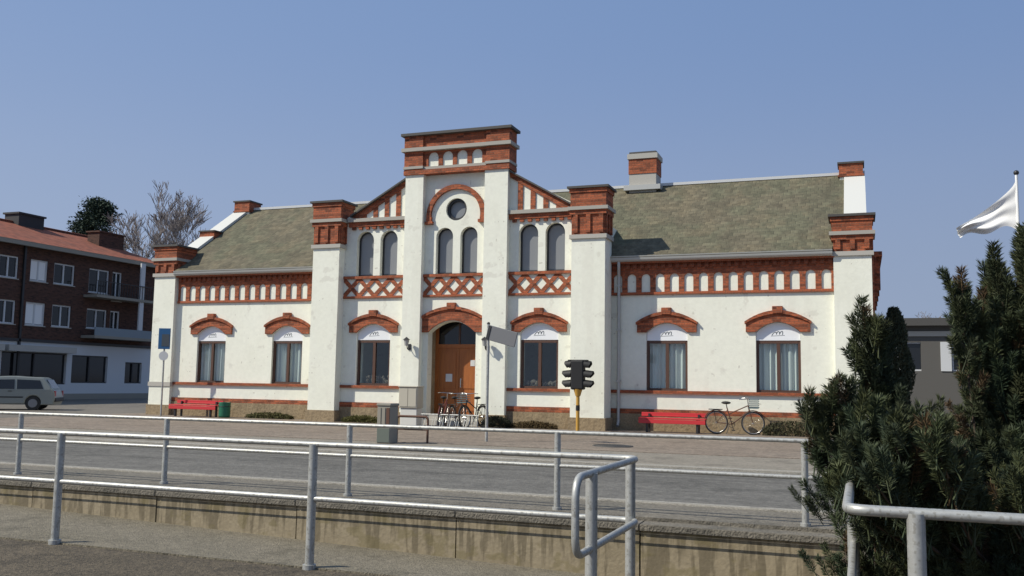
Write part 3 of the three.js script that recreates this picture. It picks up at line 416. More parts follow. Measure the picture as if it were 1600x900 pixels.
{ // traffic light with heads to both sides
  const t = thing('traffic_light', 'black traffic light with visors on a yellow pole before the right pillar', 'traffic light', [4.66, 0.1, 2.0]);
  part('pole', cyl([0, -0.05, 0], [0, 1.3, 0], 0.055, 0.055, 12), M.yellow, t); part('pole_band', cyl([0, 0.62, 0], [0, 0.78, 0], 0.062, 0.062, 12), M.black, t); part('bracket', [cyl([0, 1.05, 0], [0, 1.26, 0], 0.075, 0.14, 12)], M.yellow, t);
  part('housing', rbox(-0.2, 0.2, 1.24, 2.12, -0.14, 0.14, 0.05), M.black, t);
  for (const s of [-1, 1]) for (let i = 0; i < 3; i++) {
    const y = 1.40 + i * 0.29, len = i === 2 ? 0.20 : 0.27, v = new THREE.CylinderGeometry(0.135, 0.118, len, 16, 1, true, 0, Math.PI * 1.4).rotateY(-Math.PI * 0.7 + Math.PI).rotateZ(-s * Math.PI / 2);
    const L = part('lamp', new THREE.CylinderGeometry(0.105, 0.105, 0.03, 16).rotateZ(Math.PI / 2).translate(s * 0.2, y, 0), std([[0.01, 0.06, 0.03], [0.12, 0.07, 0.01], [0.12, 0.01, 0.01]][i], 0.3), t);
    const shp = new THREE.Shape(); shp.absarc(0, 0, 0.14, -0.5, Math.PI + 0.5, false); shp.absarc(0, 0, 0.122, Math.PI + 0.5, -0.5, true); shp.closePath();
    const g = ext(shp, 0, len, 14).rotateY(s * Math.PI / 2), p = g.attributes.position; for (let k = 0; k < p.count; k++) { const q = Math.abs(p.getX(k)) / len; if (p.getY(k) < 0.05) p.setX(k, p.getX(k) * (0.55 + 0.45 * Math.max(0, (p.getY(k) + 0.07) / 0.12))); p.setY(k, p.getY(k) - 0.03 * q); } g.computeVertexNormals();
    part('visor', g.translate(s * 0.2, y, 0), M.black, L);
  }
  part('top_visor_plate', rbox(-0.30, 0.30, 2.08, 2.13, -0.1, 0.1, 0.01), M.black, t);
}
{ const m = thing('manhole_cover', 'dark round manhole cover in the forecourt paving', 'manhole cover', [7.2, 0.1, 7.75]); part('lid', new THREE.CylinderGeometry(0.42, 0.42, 0.03, 28).translate(0, -0.007, 0), M.darkMetal, m); part('rim', new THREE.TorusGeometry(0.45, 0.02, 6, 28).rotateX(Math.PI / 2), M.slab, m); }

function bicycle(label, pos, turn, paint, basket, lean = 0.06) {
  const b = thing('bicycle', label, 'bicycle', pos, turn, 'bicycles parked along the facade'); const T = (n, list, m, p = b) => part(n, list.map(g => g.rotateX(lean)), m, p);
  for (const s of [-1, 1]) { const w = T('wheel', [new THREE.TorusGeometry(0.325, 0.020, 8, 30).translate(s * 0.53, 0.345, 0)], M.rubber); T('rim', [new THREE.TorusGeometry(0.30, 0.010, 6, 30).translate(s * 0.53, 0.345, 0)], M.chrome, w); const sp = []; for (let i = 0; i < 12; i++) { const a = i * Math.PI / 6; sp.push(cyl([s * 0.53, 0.345, 0], [s * 0.53 + 0.3 * Math.cos(a), 0.345 + 0.3 * Math.sin(a), 0], 0.003, 0.003, 3)); } sp.push(cyl([s * 0.53, 0.345, -0.05], [s * 0.53, 0.345, 0.05], 0.025)); T('spokes', sp, M.chrome, w); T('mudguard', [new THREE.TorusGeometry(0.365, 0.016, 5, 16, Math.PI * 0.75).rotateZ(s > 0 ? 0.35 : 0.55).translate(s * 0.53, 0.345, 0)], paint); }
  const bb = [-0.08, 0.30, 0], st = [-0.22, 0.80, 0], hd = [0.40, 0.86, 0], h2_ = [0.43, 0.70, 0], rw = [-0.53, 0.345, 0], fw = [0.53, 0.345, 0];
  T('frame', [cyl(bb, st, 0.017), cyl(bb, h2_, 0.018), cyl([-0.16, 0.6, 0], hd, 0.016), cyl(hd, h2_, 0.022), cyl(bb, rw, 0.012), cyl([-0.2, 0.72, 0], rw, 0.010), cyl(h2_, fw, 0.014)], paint);
  T('saddle', [new THREE.SphereGeometry(0.5, 12, 8).scale(0.28, 0.09, 0.19).translate(-0.24, 0.93, 0), cyl([-0.22, 0.8, 0], [-0.24, 0.92, 0], 0.013)], M.rubber);
  T('handlebar', [cyl(hd, [0.38, 1.04, 0], 0.013), sweep(roundPoly([[0.18, 1.05, -0.28], [0.34, 1.06, -0.24], [0.42, 1.06, 0], [0.34, 1.06, 0.24], [0.18, 1.05, 0.28]], 0.08), 0.012, 6)], M.chrome);
  T('crank', [new THREE.TorusGeometry(0.09, 0.008, 5, 16).translate(-0.08, 0.30, 0.04), cyl([-0.08, 0.30, 0.06], [-0.02, 0.14, 0.07], 0.009), cyl([-0.08, 0.30, -0.06], [-0.14, 0.46, -0.07], 0.009), box(-0.07, 0.03, 0.125, 0.15, 0.07, 0.15), box(-0.19, -0.09, 0.45, 0.475, -0.15, -0.07)], M.darkMetal);
  T('carrier', [box(-0.75, -0.35, 0.72, 0.74, -0.06, 0.06), cyl([-0.6, 0.72, 0.05], [-0.53, 0.345, 0.05], 0.006), cyl([-0.6, 0.72, -0.05], [-0.53, 0.345, -0.05], 0.006)], M.darkMetal);
  T('stand', [cyl([-0.15, 0.3, 0.03], [-0.22, 0.02, 0.16], 0.010)], M.darkMetal);
  if (basket) { const g = []; for (let i = 0; i < 5; i++) g.push(box(0.42, 0.70, 0.80 + i * 0.055, 0.815 + i * 0.055, -0.16, -0.15), box(0.42, 0.70, 0.80 + i * 0.055, 0.815 + i * 0.055, 0.15, 0.16), box(0.42, 0.43, 0.80 + i * 0.055, 0.815 + i * 0.055, -0.15, 0.15), box(0.69, 0.70, 0.80 + i * 0.055, 0.815 + i * 0.055, -0.15, 0.15)); g.push(box(0.42, 0.70, 0.785, 0.80, -0.16, 0.16)); T('basket', g, std([0.10, 0.15, 0.16], 0.6)); }
  return b;
}
bicycle('lone dark bicycle with a front basket right of the red bench', [9.05, 0.1, 0.55], 0.0, M.rust, true);
bicycle('dark red bicycle in the door rack, farthest left of three', [0.35, 0.1, 2.2], Math.PI / 2 + 0.25, std([0.12, 0.02, 0.018], 0.5), false);
bicycle('brown bicycle in the middle of the door rack', [0.85, 0.1, 2.15], Math.PI / 2 + 0.1, M.rust, false, -0.05);
bicycle('black bicycle with basket at the right end of the door rack', [1.42, 0.1, 2.2], -Math.PI / 2 - 0.15, M.black, true);
{ const r = thing('bicycle_rack', 'pale steel bicycle rack in front of the wooden door', 'bicycle rack', [0.95, 0.1, 3.0]); part('rail', cyl([-0.95, 0.42, 0], [0.95, 0.42, 0], 0.022), M.galv, r); for (const x of [-0.9, 0, 0.9]) part('leg', cyl([x, -0.03, 0], [x, 0.42, 0], 0.02), M.galv, r); for (let i = 0; i < 7; i++) part('wheel_hoop', sweep(roundPoly([[-0.8 + i * 0.26, 0.02, 0.15], [-0.8 + i * 0.26, 0.36, -0.02], [-0.72 + i * 0.26, 0.36, -0.02], [-0.72 + i * 0.26, 0.02, 0.15]], 0.05), 0.008, 5), M.galv, r); }

// ------------------------------------------------------------------ vegetation
function leafMass(fn, n, size, col) { // fn() -> point; n small leaf faces
  const pos = [], nor = [];
  for (let i = 0; i < n; i++) { const [p, out] = fn(), s = size * rr(0.6, 1.4), a = V(rr(-1, 1), rr(-1, 1), rr(-1, 1)).addScaledVector(out, 1.2).normalize(), b = V(rr(-1, 1), rr(-1, 1), rr(-1, 1)).cross(a).normalize(), t = p.clone().addScaledVector(a, s), n_ = new THREE.Vector3().crossVectors(b, a); for (const q of [p.clone().addScaledVector(b, s * 0.32), t, p.clone().addScaledVector(b, -s * 0.32)]) { pos.push(q.x, q.y, q.z); nor.push(n_.x, n_.y, n_.z); } }
  const g = new THREE.BufferGeometry(); g.setAttribute('position', new THREE.Float32BufferAttribute(pos, 3)); g.setAttribute('normal', new THREE.Float32BufferAttribute(nor, 3)); g.setAttribute('uv', new THREE.Float32BufferAttribute(new Float32Array(pos.length / 3 * 2), 2)); return g;
}
function bareTree(label, base, H, spread, sd, twigs, minR = 0.016, mat = M.paleBark) {
  const t = thing('bare_tree', label, 'tree', base); seed = sd; const trunk = [], limbs = [], tw = [];
  const grow = (p, d, L, r, lvl) => {
    const pts = [p], rs = [r]; let q = p.clone(), dir = d.clone(); const k = lvl < 2 ? 4 : 3;
    for (let i = 1; i <= k; i++) { dir.add(V(rr(-0.16, 0.16), rr(-0.02, 0.14), rr(-0.16, 0.16))).normalize(); q = q.clone().addScaledVector(dir, L / k); pts.push(q); rs.push(Math.max(minR, r * (1 - 0.55 * i / k))); }
    (lvl === 0 ? trunk : lvl < 3 ? limbs : tw).push(sweep(pts, rs, lvl === 0 ? 9 : lvl < 3 ? 5 : 3));
    if (lvl >= 5) return; const n = lvl === 0 ? 7 : lvl < 3 ? 4 : twigs;
    for (let i = 0; i < n; i++) { const f = lvl === 0 ? 0.35 + 0.65 * (i + 1) / n : rr(0.35, 1), ii = Math.min(k - 1, Math.floor(f * k)), s = pts[ii].clone().lerp(pts[ii + 1], f * k - ii), a = rr(0, 6.283), nd = dir.clone().multiplyScalar(0.85).add(V(Math.cos(a) * spread, rr(0.0, 0.5), Math.sin(a) * spread)).normalize(); grow(s, nd, L * rr(0.5, 0.68), r * (1 - 0.5 * f) * 0.5, lvl + 1); }
  };
  grow(V(0, -0.1, 0), V(0, 1, 0), H * 0.46, H * 0.018, 0);
  part('trunk', trunk, mat, t); part('limbs', limbs, mat, t); part('crown', tw, mat, t);
}
bareTree('large bare tree with fine grey twigs behind the left brick chimney', [-37.9, -0.03, -28.8], 17.6, 0.62, 14, 6, 0.018);
bareTree('distant bare tree above the low dark building', [16.6, -0.03, -45], 7.6, 0.9, 29, 3);
bareTree('distant small bare tree behind the low dark building', [13.6, -0.03, -48], 7.2, 0.9, 31, 3);
{ // round-topped conifer behind the left roofs
  const t = thing('conifer_tree', 'dark green conifer rising behind the red tiled roof', 'tree', [-52.6, -0.03, -36.5]); seed = 41;
  part('trunk', cyl([0, -0.1, 0], [0, 16.5, 0], 0.35, 0.08, 8), M.bark, t); const lim = []; const cl = [];
  for (let i = 0; i < 110; i++) { const y = 17.5 - 8 * Math.pow(i / 110, 1.25), R = Math.min(2.5, 0.35 + (17.7 - y) * 0.62), a = rr(0, 6.283), rad = R * rr(0.25, 1); const c = V(Math.cos(a) * rad, y - rr(0, 0.3), Math.sin(a) * rad); cl.push([c, rr(0.45, 0.95)]); lim.push(cyl([0, y - 0.5, 0], [c.x, c.y, c.z], 0.06, 0.02, 4)); }
  part('limbs', lim, M.bark, t);
  part('crown', leafMass(() => { const [c, r] = cl[Math.floor(rnd() * cl.length)], d = V(rr(-1, 1), rr(-0.6, 0.6), rr(-1, 1)); return [c.clone().addScaledVector(d, r), d.clone().normalize()]; }, 22000, 0.2), std([0.028, 0.048, 0.028], 0.9), t);
}
{ // columnar conifer at the right corner of the hall
  const t = thing('columnar_conifer', 'slim dark columnar conifer at the right corner of the hall', 'tree', [13.52, 0.1, -1.3]); seed = 51;
  part('trunk', cyl([0, -0.1, 0], [0, 3.4, 0], 0.07, 0.02, 7), M.bark, t);
  part('crown', leafMass(() => { const h = Math.pow(rnd(), 0.85), y = 0.05 + h * 3.75, a = rr(0, 6.283), R = 0.46 * Math.pow(Math.sin(Math.PI * Math.min(0.98, 0.12 + h * 0.86)), 0.6) * (1 + 0.22 * Math.sin(a * 3 + y * 4)), r = R * Math.sqrt(rr(0.25, 1)); return [V(Math.cos(a) * r, y, Math.sin(a) * r), V(Math.cos(a) * 0.5, 1.2, Math.sin(a) * 0.5)]; }, 16000, 0.085), std([0.032, 0.042, 0.022], 0.9), t);
}
{ // low shrubs along the base of the building
  const hedge = (label, x, z, w, h, c, sd) => { const t = thing('low_shrub', label, 'shrub', [x, 0.1, z], 0, 'low shrubs along the facade'); seed = sd; const st = []; for (let i = 0; i < 9; i++) { const a = rr(-w, w) * 0.7; st.push(cyl([a * 0.4, -0.05, rr(-0.05, 0.05)], [a, h * 0.8, rr(-0.1, 0.1)], 0.010, 0.004, 4)); } part('stems', st, M.bark, t); part('foliage', leafMass(() => { const a = rr(-1, 1), y = rnd() * (1 - 0.5 * a * a); return [V(a * w, y * h, rr(-0.18, 0.18)), V(a, 1, 0)]; }, 1800, 0.06), std(c, 0.9), t); };
  hedge('dark low shrub in front of the tower pier by the rack', 1.75, 1.25, 0.45, 0.35, [0.022, 0.026, 0.012], 61); hedge('low yellowish shrub at the foot of the left bay', -3.2, 0.95, 0.7, 0.22, [0.09, 0.085, 0.02], 62); hedge('low yellowish shrub at the foot of the left wing', -7.3, 0.35, 0.9, 0.2, [0.08, 0.075, 0.022], 63); hedge('low brownish shrub at the foot of the right bay', 2.9, 0.95, 0.75, 0.2, [0.085, 0.055, 0.02], 64); hedge('dark shrub beside the lone bicycle below the right window', 10.6, 0.45, 0.75, 0.42, [0.05, 0.048, 0.02], 65);
}
{ // foreground pine bush
  const P0 = [13.75, -0.1, 21.35], t = thing('pine_bush', 'large dark pine bush with upright shoots in the right foreground', 'bush', P0); seed = 77;
  const H = 2.72, rad = h => 0.55 + 0.93 * (1 - sstep(0.75, 1.8, h)), drift = h => 0.32 * sstep(0.8, 1.7, h);
  // shoot geometry: stem and needles around it
  const shoot = sd => { seed = sd; const pos = [], nor = [], L = 0.20; const q = (a, b, w) => { const d = b.clone().sub(a).normalize(), s = V(rr(-1, 1), rr(-1, 1), rr(-1, 1)).cross(d).normalize(), n = new THREE.Vector3().crossVectors(s, d), m = a.clone().lerp(b, 0.45); const A = a, B = m.clone().addScaledVector(s, w), C = b, D = m.clone().addScaledVector(s, -w); for (const v of [A, B, C, A, C, D]) { pos.push(v.x, v.y, v.z); nor.push(n.x, n.y, n.z); } };
    for (let i = 0; i < 250; i++) { const f = Math.pow(rnd(), 0.8), y = f * L, a = rr(0, 6.283), up = 0.25 + 0.75 * f, d = V(Math.cos(a), up + rr(-0.2, 0.3), Math.sin(a)).normalize(), o = V(Math.cos(a) * 0.006, y, Math.sin(a) * 0.006); q(o, o.clone().addScaledVector(d, rr(0.038, 0.070)), 0.0031); }
    const st = cyl([0, -0.06, 0], [0, L, 0], 0.006, 0.004, 4).toNonIndexed(); pos.push(...st.attributes.position.array); nor.push(...st.attributes.normal.array);
    const g = new THREE.BufferGeometry(); g.setAttribute('position', new THREE.Float32BufferAttribute(pos, 3)); g.setAttribute('normal', new THREE.Float32BufferAttribute(nor, 3)); g.setAttribute('uv', new THREE.Float32BufferAttribute(new Float32Array(pos.length / 3 * 2), 2)); return g; };
  const geos = [shoot(1), shoot(2), shoot(3)], needle = std([1, 1, 1], 0.75), list = [[], [], []], limbs = [];
  seed = 177;
  const put = (p, d, s) => { const o = new THREE.Object3D(); o.position.copy(p); o.quaternion.setFromUnitVectors(V(0, 1, 0), d.clone().normalize()); o.rotateY(rr(0, 6.28)); o.scale.set(s * rr(0.9, 1.15), s * rr(0.85, 1.35), s * rr(0.9, 1.15)); o.updateMatrix(); list[Math.floor(rnd() * 3)].push(o.matrix.clone()); };
  for (let b = 0; b < 215; b++) { // branches sweep outward then turn up
    const h = Math.pow(rnd(), 1.0) * 2.0, a = rr(0, 6.283), R = rad(h + 0.25) * rr(0.55, 1.06), root = V(rr(-0.12, 0.12), h * 0.55, rr(-0.12, 0.12)), tip = V(Math.cos(a) * R + drift(h) * 0.94, h + rr(-0.05, 0.2), Math.sin(a) * R - drift(h) * 0.35), mid = root.clone().lerp(tip, 0.55).add(V(0, -0.10 - 0.12 * R, 0)), pts = [];
    for (let k = 0; k <= 8; k++) { const u = k / 8; pts.push(root.clone().multiplyScalar((1 - u) * (1 - u)).addScaledVector(mid, 2 * u * (1 - u)).addScaledVector(tip, u * u)); }
    limbs.push(sweep(pts, pts.map((_, k) => 0.014 - 0.0011 * k), 5));
    const n = 14 + Math.floor(R * 9);
    for (let k = 0; k < n; k++) { const u = 1 - Math.pow(rnd(), 1.5) * 0.72, i = Math.min(7, Math.floor(u * 8)), p = pts[i].clone().lerp(pts[i + 1], u * 8 - i), off = V(rr(-0.16, 0.16), rr(-0.05, 0.14), rr(-0.16, 0.16)), e = p.clone().add(off); put(e, V(Math.cos(a) * 0.35 + off.x * 3, 1.0 + rr(-0.1, 0.4), Math.sin(a) * 0.35 + off.z * 3), rr(0.5, 0.95)); if (k % 2) limbs.push(cyl([p.x, p.y, p.z], [e.x, e.y, e.z], 0.005, 0.004, 3)); }
  }
  for (const [tx, ty, tz] of [[-1.19, 1.98, 1.07], [-1.17, 1.62, 0.95], [-1.36, 1.52, 1.12], [-1.51, 1.42, 1.1], [-1.22, 1.8, 1.0], [-0.55, 2.3, 0.3], [-1.5, 0.9, 0.9], [-1.62, 1.1, 0.7], [-1.2, 0.98, 1.55], [-1.0, 0.85, 1.75], [-0.75, 1.05, 1.75], [-1.35, 0.75, 1.45], [-1.1, 1.2, 1.35], [-0.9, 1.3, 1.5], [-0.4, 1.1, 1.8], [-1.45, 1.05, 1.25], [-1.25, 1.22, 2.1], [-1.05, 1.30, 2.2], [-1.15, 1.12, 2.35], [-0.85, 1.28, 2.3], [-1.32, 1.02, 1.95], [-1.0, 1.42, 1.95], [-1.2, 1.38, 1.8]]) { // long shoots standing out on the left
    const root = V(-0.3, 0.5, 0.3), tip = V(tx + (ty < 1.15 && tz < 1.6 ? 0.16 : 0.03), ty, tz), pts = []; for (let k = 0; k <= 10; k++) { const u = k / 10; pts.push(V(root.x + (tip.x - root.x) * Math.pow(u, 0.55), root.y + (tip.y - root.y) * Math.pow(u, 1.3), root.z + (tip.z - root.z) * Math.pow(u, 0.55))); } limbs.push(sweep(pts, pts.map((_, k) => 0.013 - 0.0008 * k), 5));
    for (let k = 0; k < 46; k++) { const u = 0.30 + 0.70 * Math.sqrt(rnd()), i = Math.min(9, Math.floor(u * 10)), p = pts[i].clone().lerp(pts[i + 1], u * 10 - i); put(p.add(V(rr(-0.06, 0.06), rr(-0.04, 0.02), rr(-0.06, 0.06))), V(rr(-0.5, 0.5), 1, rr(-0.5, 0.5)), rr(0.6, 0.95)); }
  }
  for (let i = 0; i < 34; i++) { // upright leaders of uneven height over the crown
    const a = i * 2.4 + rr(-0.3, 0.3), r = 0.08 + 0.72 * Math.sqrt((i + 0.5) / 34) * rr(0.85, 1.05), top = (2.82 - 0.30 * r * r) * rr(0.78, 1.0), base = 1.0 + 0.2 * rnd(), bx = Math.cos(a) * r, bz_ = Math.sin(a) * r, L = top - base, pts = [];
    for (let k = 0; k <= 6; k++) { const u = k / 6; pts.push(V(0.29 + bx * (0.55 + 0.45 * u) + 0.03 * Math.sin(u * 5 + i), base + L * u, -0.11 + bz_ * (0.55 + 0.45 * u) + 0.03 * Math.cos(u * 4 + i))); } limbs.push(sweep(pts, pts.map((_, k) => 0.012 - 0.001 * k), 5));
    const n = Math.floor(11 + L * 16); for (let k = 0; k < n; k++) { const u = 0.12 + 0.88 * k / (n - 1), q = Math.min(5, Math.floor(u * 6)), p = pts[q].clone().lerp(pts[q + 1], u * 6 - q), b = k * 2.4, w = 0.10 * (1 - u) + 0.012; put(p.add(V(Math.cos(b) * w, -0.16 * (k === n - 1 ? 1 : 0.9), Math.sin(b) * w)), V(Math.cos(b) * 0.55 * (1.1 - u), 1, Math.sin(b) * 0.55 * (1.1 - u)), rr(0.75, 1.05)); }
  }
  part('trunk', [cyl([0, -0.1, 0], [0.02, 1.6, 0], 0.085, 0.03, 9)], M.bark, t); part('branches', limbs, M.bark, t);
  list.forEach((l, k) => { const m = new THREE.InstancedMesh(geos[k], needle, l.length); m.name = 'foliage'; m.castShadow = m.receiveShadow = true; const c = new THREE.Color(); l.forEach((x, i) => { m.setMatrixAt(i, x); const v = rr(0.7, 1.35), y = rnd(); if (rnd() < 0.05) c.setRGB(0.085 * v, 0.052 * v, 0.022 * v); else c.setRGB((0.026 + 0.026 * y) * v, (0.043 + 0.017 * y) * v, 0.019 * v); m.setColorAt(i, c); }); m.userData.kind = 'stuff'; t.add(m); });
}

// ------------------------------------------------------------------ flag pole
{
  const f = thing('flagpole', 'tall white flagpole rising behind the pine bush', 'flagpole', [17.75, -0.03, -6.9]); part('pole', cyl([0, -0.1, 0], [0, 9.0, 0], 0.075, 0.045, 12), M.white, f); part('finial', new THREE.SphereGeometry(0.09, 12, 8).translate(0, 9.06, 0), M.darkMetal, f);
  const NU = 40, NV = 22, pos = [], idx = [], th = 0.01; // cloth hanging and blown to the left
  for (let s = 0; s < 2; s++) for (let i = 0; i <= NU; i++) for (let j = 0; j <= NV; j++) {
    const u = i / NU, v = j / NV; // u from the pole outward, v from top down
    const top = [-u * 1.9, 8.78 - 0.05 - 1.55 * Math.pow(u, 0.75)], bot = [-u * 1.78 + 0.02, 7.05 + 0.18 * Math.sin(u * 3) - 0.28 * u + 0.12 * Math.sin(u * 9)];
    const x = top[0] + (bot[0] - top[0]) * v, y = top[1] + (bot[1] - top[1]) * v, z = 0.16 * u * Math.sin(u * 8 + v * 5) + 0.05 * Math.sin(v * 16 + u * 3) * (0.3 + u) + (s ? th : 0); pos.push(x - 0.05, y, z);
  }
  const o = (NU + 1) * (NV + 1); for (let s = 0; s < 2; s++) for (let i = 0; i < NU; i++) for (let j = 0; j < NV; j++) { const a = s * o + i * (NV + 1) + j, b = a + NV + 1; s ? idx.push(a, a + 1, b, b, a + 1, b + 1) : idx.push(a, b, a + 1, b, b + 1, a + 1); }
  const g = new THREE.BufferGeometry(); g.setAttribute('position', new THREE.Float32BufferAttribute(pos, 3)); g.setIndex(idx); g.computeVertexNormals();
  const fl = part(uniq('flag'), g, M.cloth, scene); fl.position.set(17.75, -0.03, -6.9); fl.userData = { label: 'white flag drooping and blowing left from the flagpole', category: 'flag' };
}

// ------------------------------------------------------------------ brick apartment block on the left
{
  const B = thing('apartment_block', 'dark brick apartment block with red tiled roof and shops below', 'building', [-36.5, 0, 0]); // front faces +x
  const fx = 0, z0 = -26.3, z1 = -3; const bz = (za, zb, ya, yb, xa, xb) => box(xa, xb, ya, yb, za, zb);
  const W1 = [[-16.55, -15.2, 7.47, 8.85, 1], [-18.75, -17.05, 7.47, 8.85, 0], [-14.3, -12.9, 7.47, 8.85, 0], [-11.9, -10.4, 7.47, 8.85, 0], [-16.55, -15.05, 4.65, 6.12, 1], [-18.65, -17.1, 4.68, 6.12, 0], [-14.3, -12.9, 4.65, 6.12, 0], [-11.9, -10.4, 4.65, 6.12, 0], [-21.8, -20.0, 7.2, 8.85, 0], [-23.0, -22.1, 6.8, 8.85, 0], [-21.8, -20.0, 4.75, 6.1, 0], [-23.0, -22.1, 4.75, 6.1, 0]];
  const sh = rectPath(3, 26.3, 3.75, 9.75, THREE.Shape); for (const w of W1) sh.holes.push(rectPath(-w[1], -w[0], w[2], w[3]));
  const wg = ext(sh, -0.4, 0), p = wg.attributes.position; for (let i = 0; i < p.count; i++) { const x = p.getX(i), y = p.getY(i), z = p.getZ(i); p.setXYZ(i, z, y, -x); } wg.computeVertexNormals();
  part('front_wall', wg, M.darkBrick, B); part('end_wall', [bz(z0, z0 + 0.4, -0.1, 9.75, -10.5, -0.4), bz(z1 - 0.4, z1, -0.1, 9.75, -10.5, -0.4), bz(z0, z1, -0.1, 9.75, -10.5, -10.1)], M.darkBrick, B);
  for (const w of W1) { const u = sub('window', B); const [a, b, c, d] = w; part('frame', [bz(a, b, c, c + 0.09, -0.2, -0.08), bz(a, b, d - 0.09, d, -0.2, -0.08), bz(a, a + 0.09, c + 0.09, d - 0.09, -0.2, -0.08), bz(b - 0.09, b, c + 0.09, d - 0.09, -0.2, -0.08), bz((a + b) / 2 - 0.05, (a + b) / 2 + 0.05, c + 0.09, d - 0.09, -0.19, -0.09)], M.whiteDull, u); part('pane', bz(a, b, c, d, -0.16, -0.155), M.darkGlass, u); if (w[4]) part('blind', bz(a + 0.1, b - 0.1, c + 0.12, d - 0.05, -0.152, -0.13), M.white, u); part('sill', bz(a - 0.05, b + 0.05, c - 0.05, c, -0.25, 0.06), M.greyStone, u); }
  // shop storey
  const S = [[-22.1, -18.95, 1.05, 2.9], [-25.4, -23.75, 1.05, 2.55], [-18.5, -13.5, 0.95, 2.95], [-13.0, -8.0, 0.95, 2.95]];
  const s2 = rectPath(3, 26.3, -0.1, 3.75, THREE.Shape); for (const w of S) s2.holes.push(rectPath(-w[1], -w[0], w[2], w[3]));
  const sg = ext(s2, -0.4, 0.04), p2 = sg.attributes.position; for (let i = 0; i < p2.count; i++) { const x = p2.getX(i), y = p2.getY(i), z = p2.getZ(i); p2.setXYZ(i, z, y, -x); } sg.computeVertexNormals();
  part('shop_wall', sg, M.whiteDull, B);
  for (const w of S) { const u = sub('shop_window', B); part('frame', [bz(w[0], w[1], w[2], w[2] + 0.08, -0.2, -0.05), bz(w[0], w[1], w[3] - 0.08, w[3], -0.2, -0.05), bz((w[0] + w[1]) / 2 - 0.05, (w[0] + w[1]) / 2 + 0.05, w[2] + 0.08, w[3] - 0.08, -0.2, -0.05)], M.darkMetal, u); part('pane', bz(w[0], w[1], w[2], w[3], -0.16, -0.15), M.darkGlass, u); }
  part('plinth', bz(z0 + 0.02, z1, -0.1, 0.35, 0.0, 0.08), M.binConcrete, B);
  part('awning', bz(-18.6, -13.4, 2.98, 3.36, 0.03, 0.75), M.greyStone, B); part('awning', bz(-13.1, -7.8, 2.98, 3.36, 0.03, 0.75), M.greyStone, B);
  part('string_course', bz(z0, z1, 3.6, 3.78, 0.03, 0.16), M.darkMetal, B);
  for (const [y, m] of [[4.25, 0], [7.0, 1]]) { const b = sub('balcony', B); part('floor_slab', bz(-25.4, -19.6, y - 0.18, y, 0, 1.2), M.binConcrete, b); if (!m) part('parapet', bz(-25.4, -19.6, y, y + 0.55, 1.14, 1.2), std([0.20, 0.24, 0.27], 0.6), b); else { part('handrail', bz(-25.4, -19.6, y + 0.9, y + 0.95, 1.14, 1.2), M.darkMetal, b); for (let i = 0; i < 24; i++) part('baluster', bz(-25.3 + i * 0.245, -25.27 + i * 0.245, y, y + 0.9, 1.155, 1.185), M.darkMetal, b); } }
  part('balcony_post', bz(-24.05, -23.65, 4.25, 9.6, 1.0, 1.12), M.whiteDull, B); part('downpipe', [bz(-14.72, -14.58, 0.0, 9.7, 0.04, 0.16)], M.darkMetal, B);
  part('fascia', bz(z0 - 0.5, z1 + 0.5, 9.55, 9.83, 0.35, 0.6), M.binConcrete, B); part('soffit', bz(z0 - 0.5, z1 + 0.5, 9.72, 9.76, -11, 0.4), M.binConcrete, B);
  const q = new THREE.BufferGeometry(), e = 0.62, yE = 9.82, yR = 11.9, zr = z0 + 1.5; q.setAttribute('position', new THREE.Float32BufferAttribute([e, yE, z1 + 0.6, e, yE, z0 - 0.6, -5.2, yR, zr, -5.2, yR, z1 + 0.6, -11, yE, z0 - 0.6, -11, yE, z1 + 0.6], 3)); q.setIndex([0, 1, 2, 0, 2, 3, 1, 4, 2, 4, 5, 3, 4, 3, 2]); const qn = q.toNonIndexed(); qn.computeVertexNormals();
  { const r = part('roof', qn, M.redTile, B); part('ridge_tiles', [cyl([-5.2, yR + 0.02, zr], [-5.2, yR + 0.02, z1 + 0.6], 0.13, 0.13, 8)], M.redTile, r);
    part('chimney', [bz(-20.2, -18.1, 11.3, 12.5, -5.9, -4.6), bz(-20.3, -18.0, 12.5, 12.62, -6.0, -4.5)], std([0.035, 0.035, 0.038], 0.8), r);
    part('chimney', [bz(-25.6, -23.2, 10.0, 11.95, -3.6, -2.5), bz(-25.7, -23.1, 11.95, 12.05, -3.7, -2.4)], M.darkBrick, r); }
}
{ // low dark building far right
  const B = thing('low_building', 'low dark flat-roofed building behind the columnar conifer', 'building', [13.9, 0, -25.5]);
  const sh = rectPath(0, 13, -0.1, 4.9, THREE.Shape); for (const x of [0.75, 3.2, 5.6, 8]) sh.holes.push(rectPath(x, x + 0.95, 2.5, 4.05));
  part('wall', [ext(sh, -0.3, 0), box(0, 0.3, -0.1, 4.9, -8, -0.3), box(12.7, 13, -0.1, 4.9, -8, -0.3), box(0, 13, -0.1, 4.9, -8.3, -8)], std([0.10, 0.095, 0.088], 0.9), B); part('roof', box(-0.4, 13.4, 4.9, 5.3, -8.6, 0.5), M.slab, B); part('fascia', box(0.1, 4, 4.35, 4.62, 0, 0.06), M.greyStone, B);
  for (const x of [0.75, 3.2, 5.6, 8]) { const u = sub('window', B); part('pane', box(x, x + 0.95, 2.5, 4.05, -0.2, -0.19), M.darkGlass, u); part('frame', [box(x, x + 0.95, 2.5, 2.58, -0.22, -0.1), box(x, x + 0.95, 3.97, 4.05, -0.22, -0.1), box(x, x + 0.08, 2.58, 3.97, -0.22, -0.1)], M.whiteDull, u); part('shutter', box(x - 0.55, x - 0.03, 2.5, 4.05, 0, 0.05), M.whiteDull, u); }
}
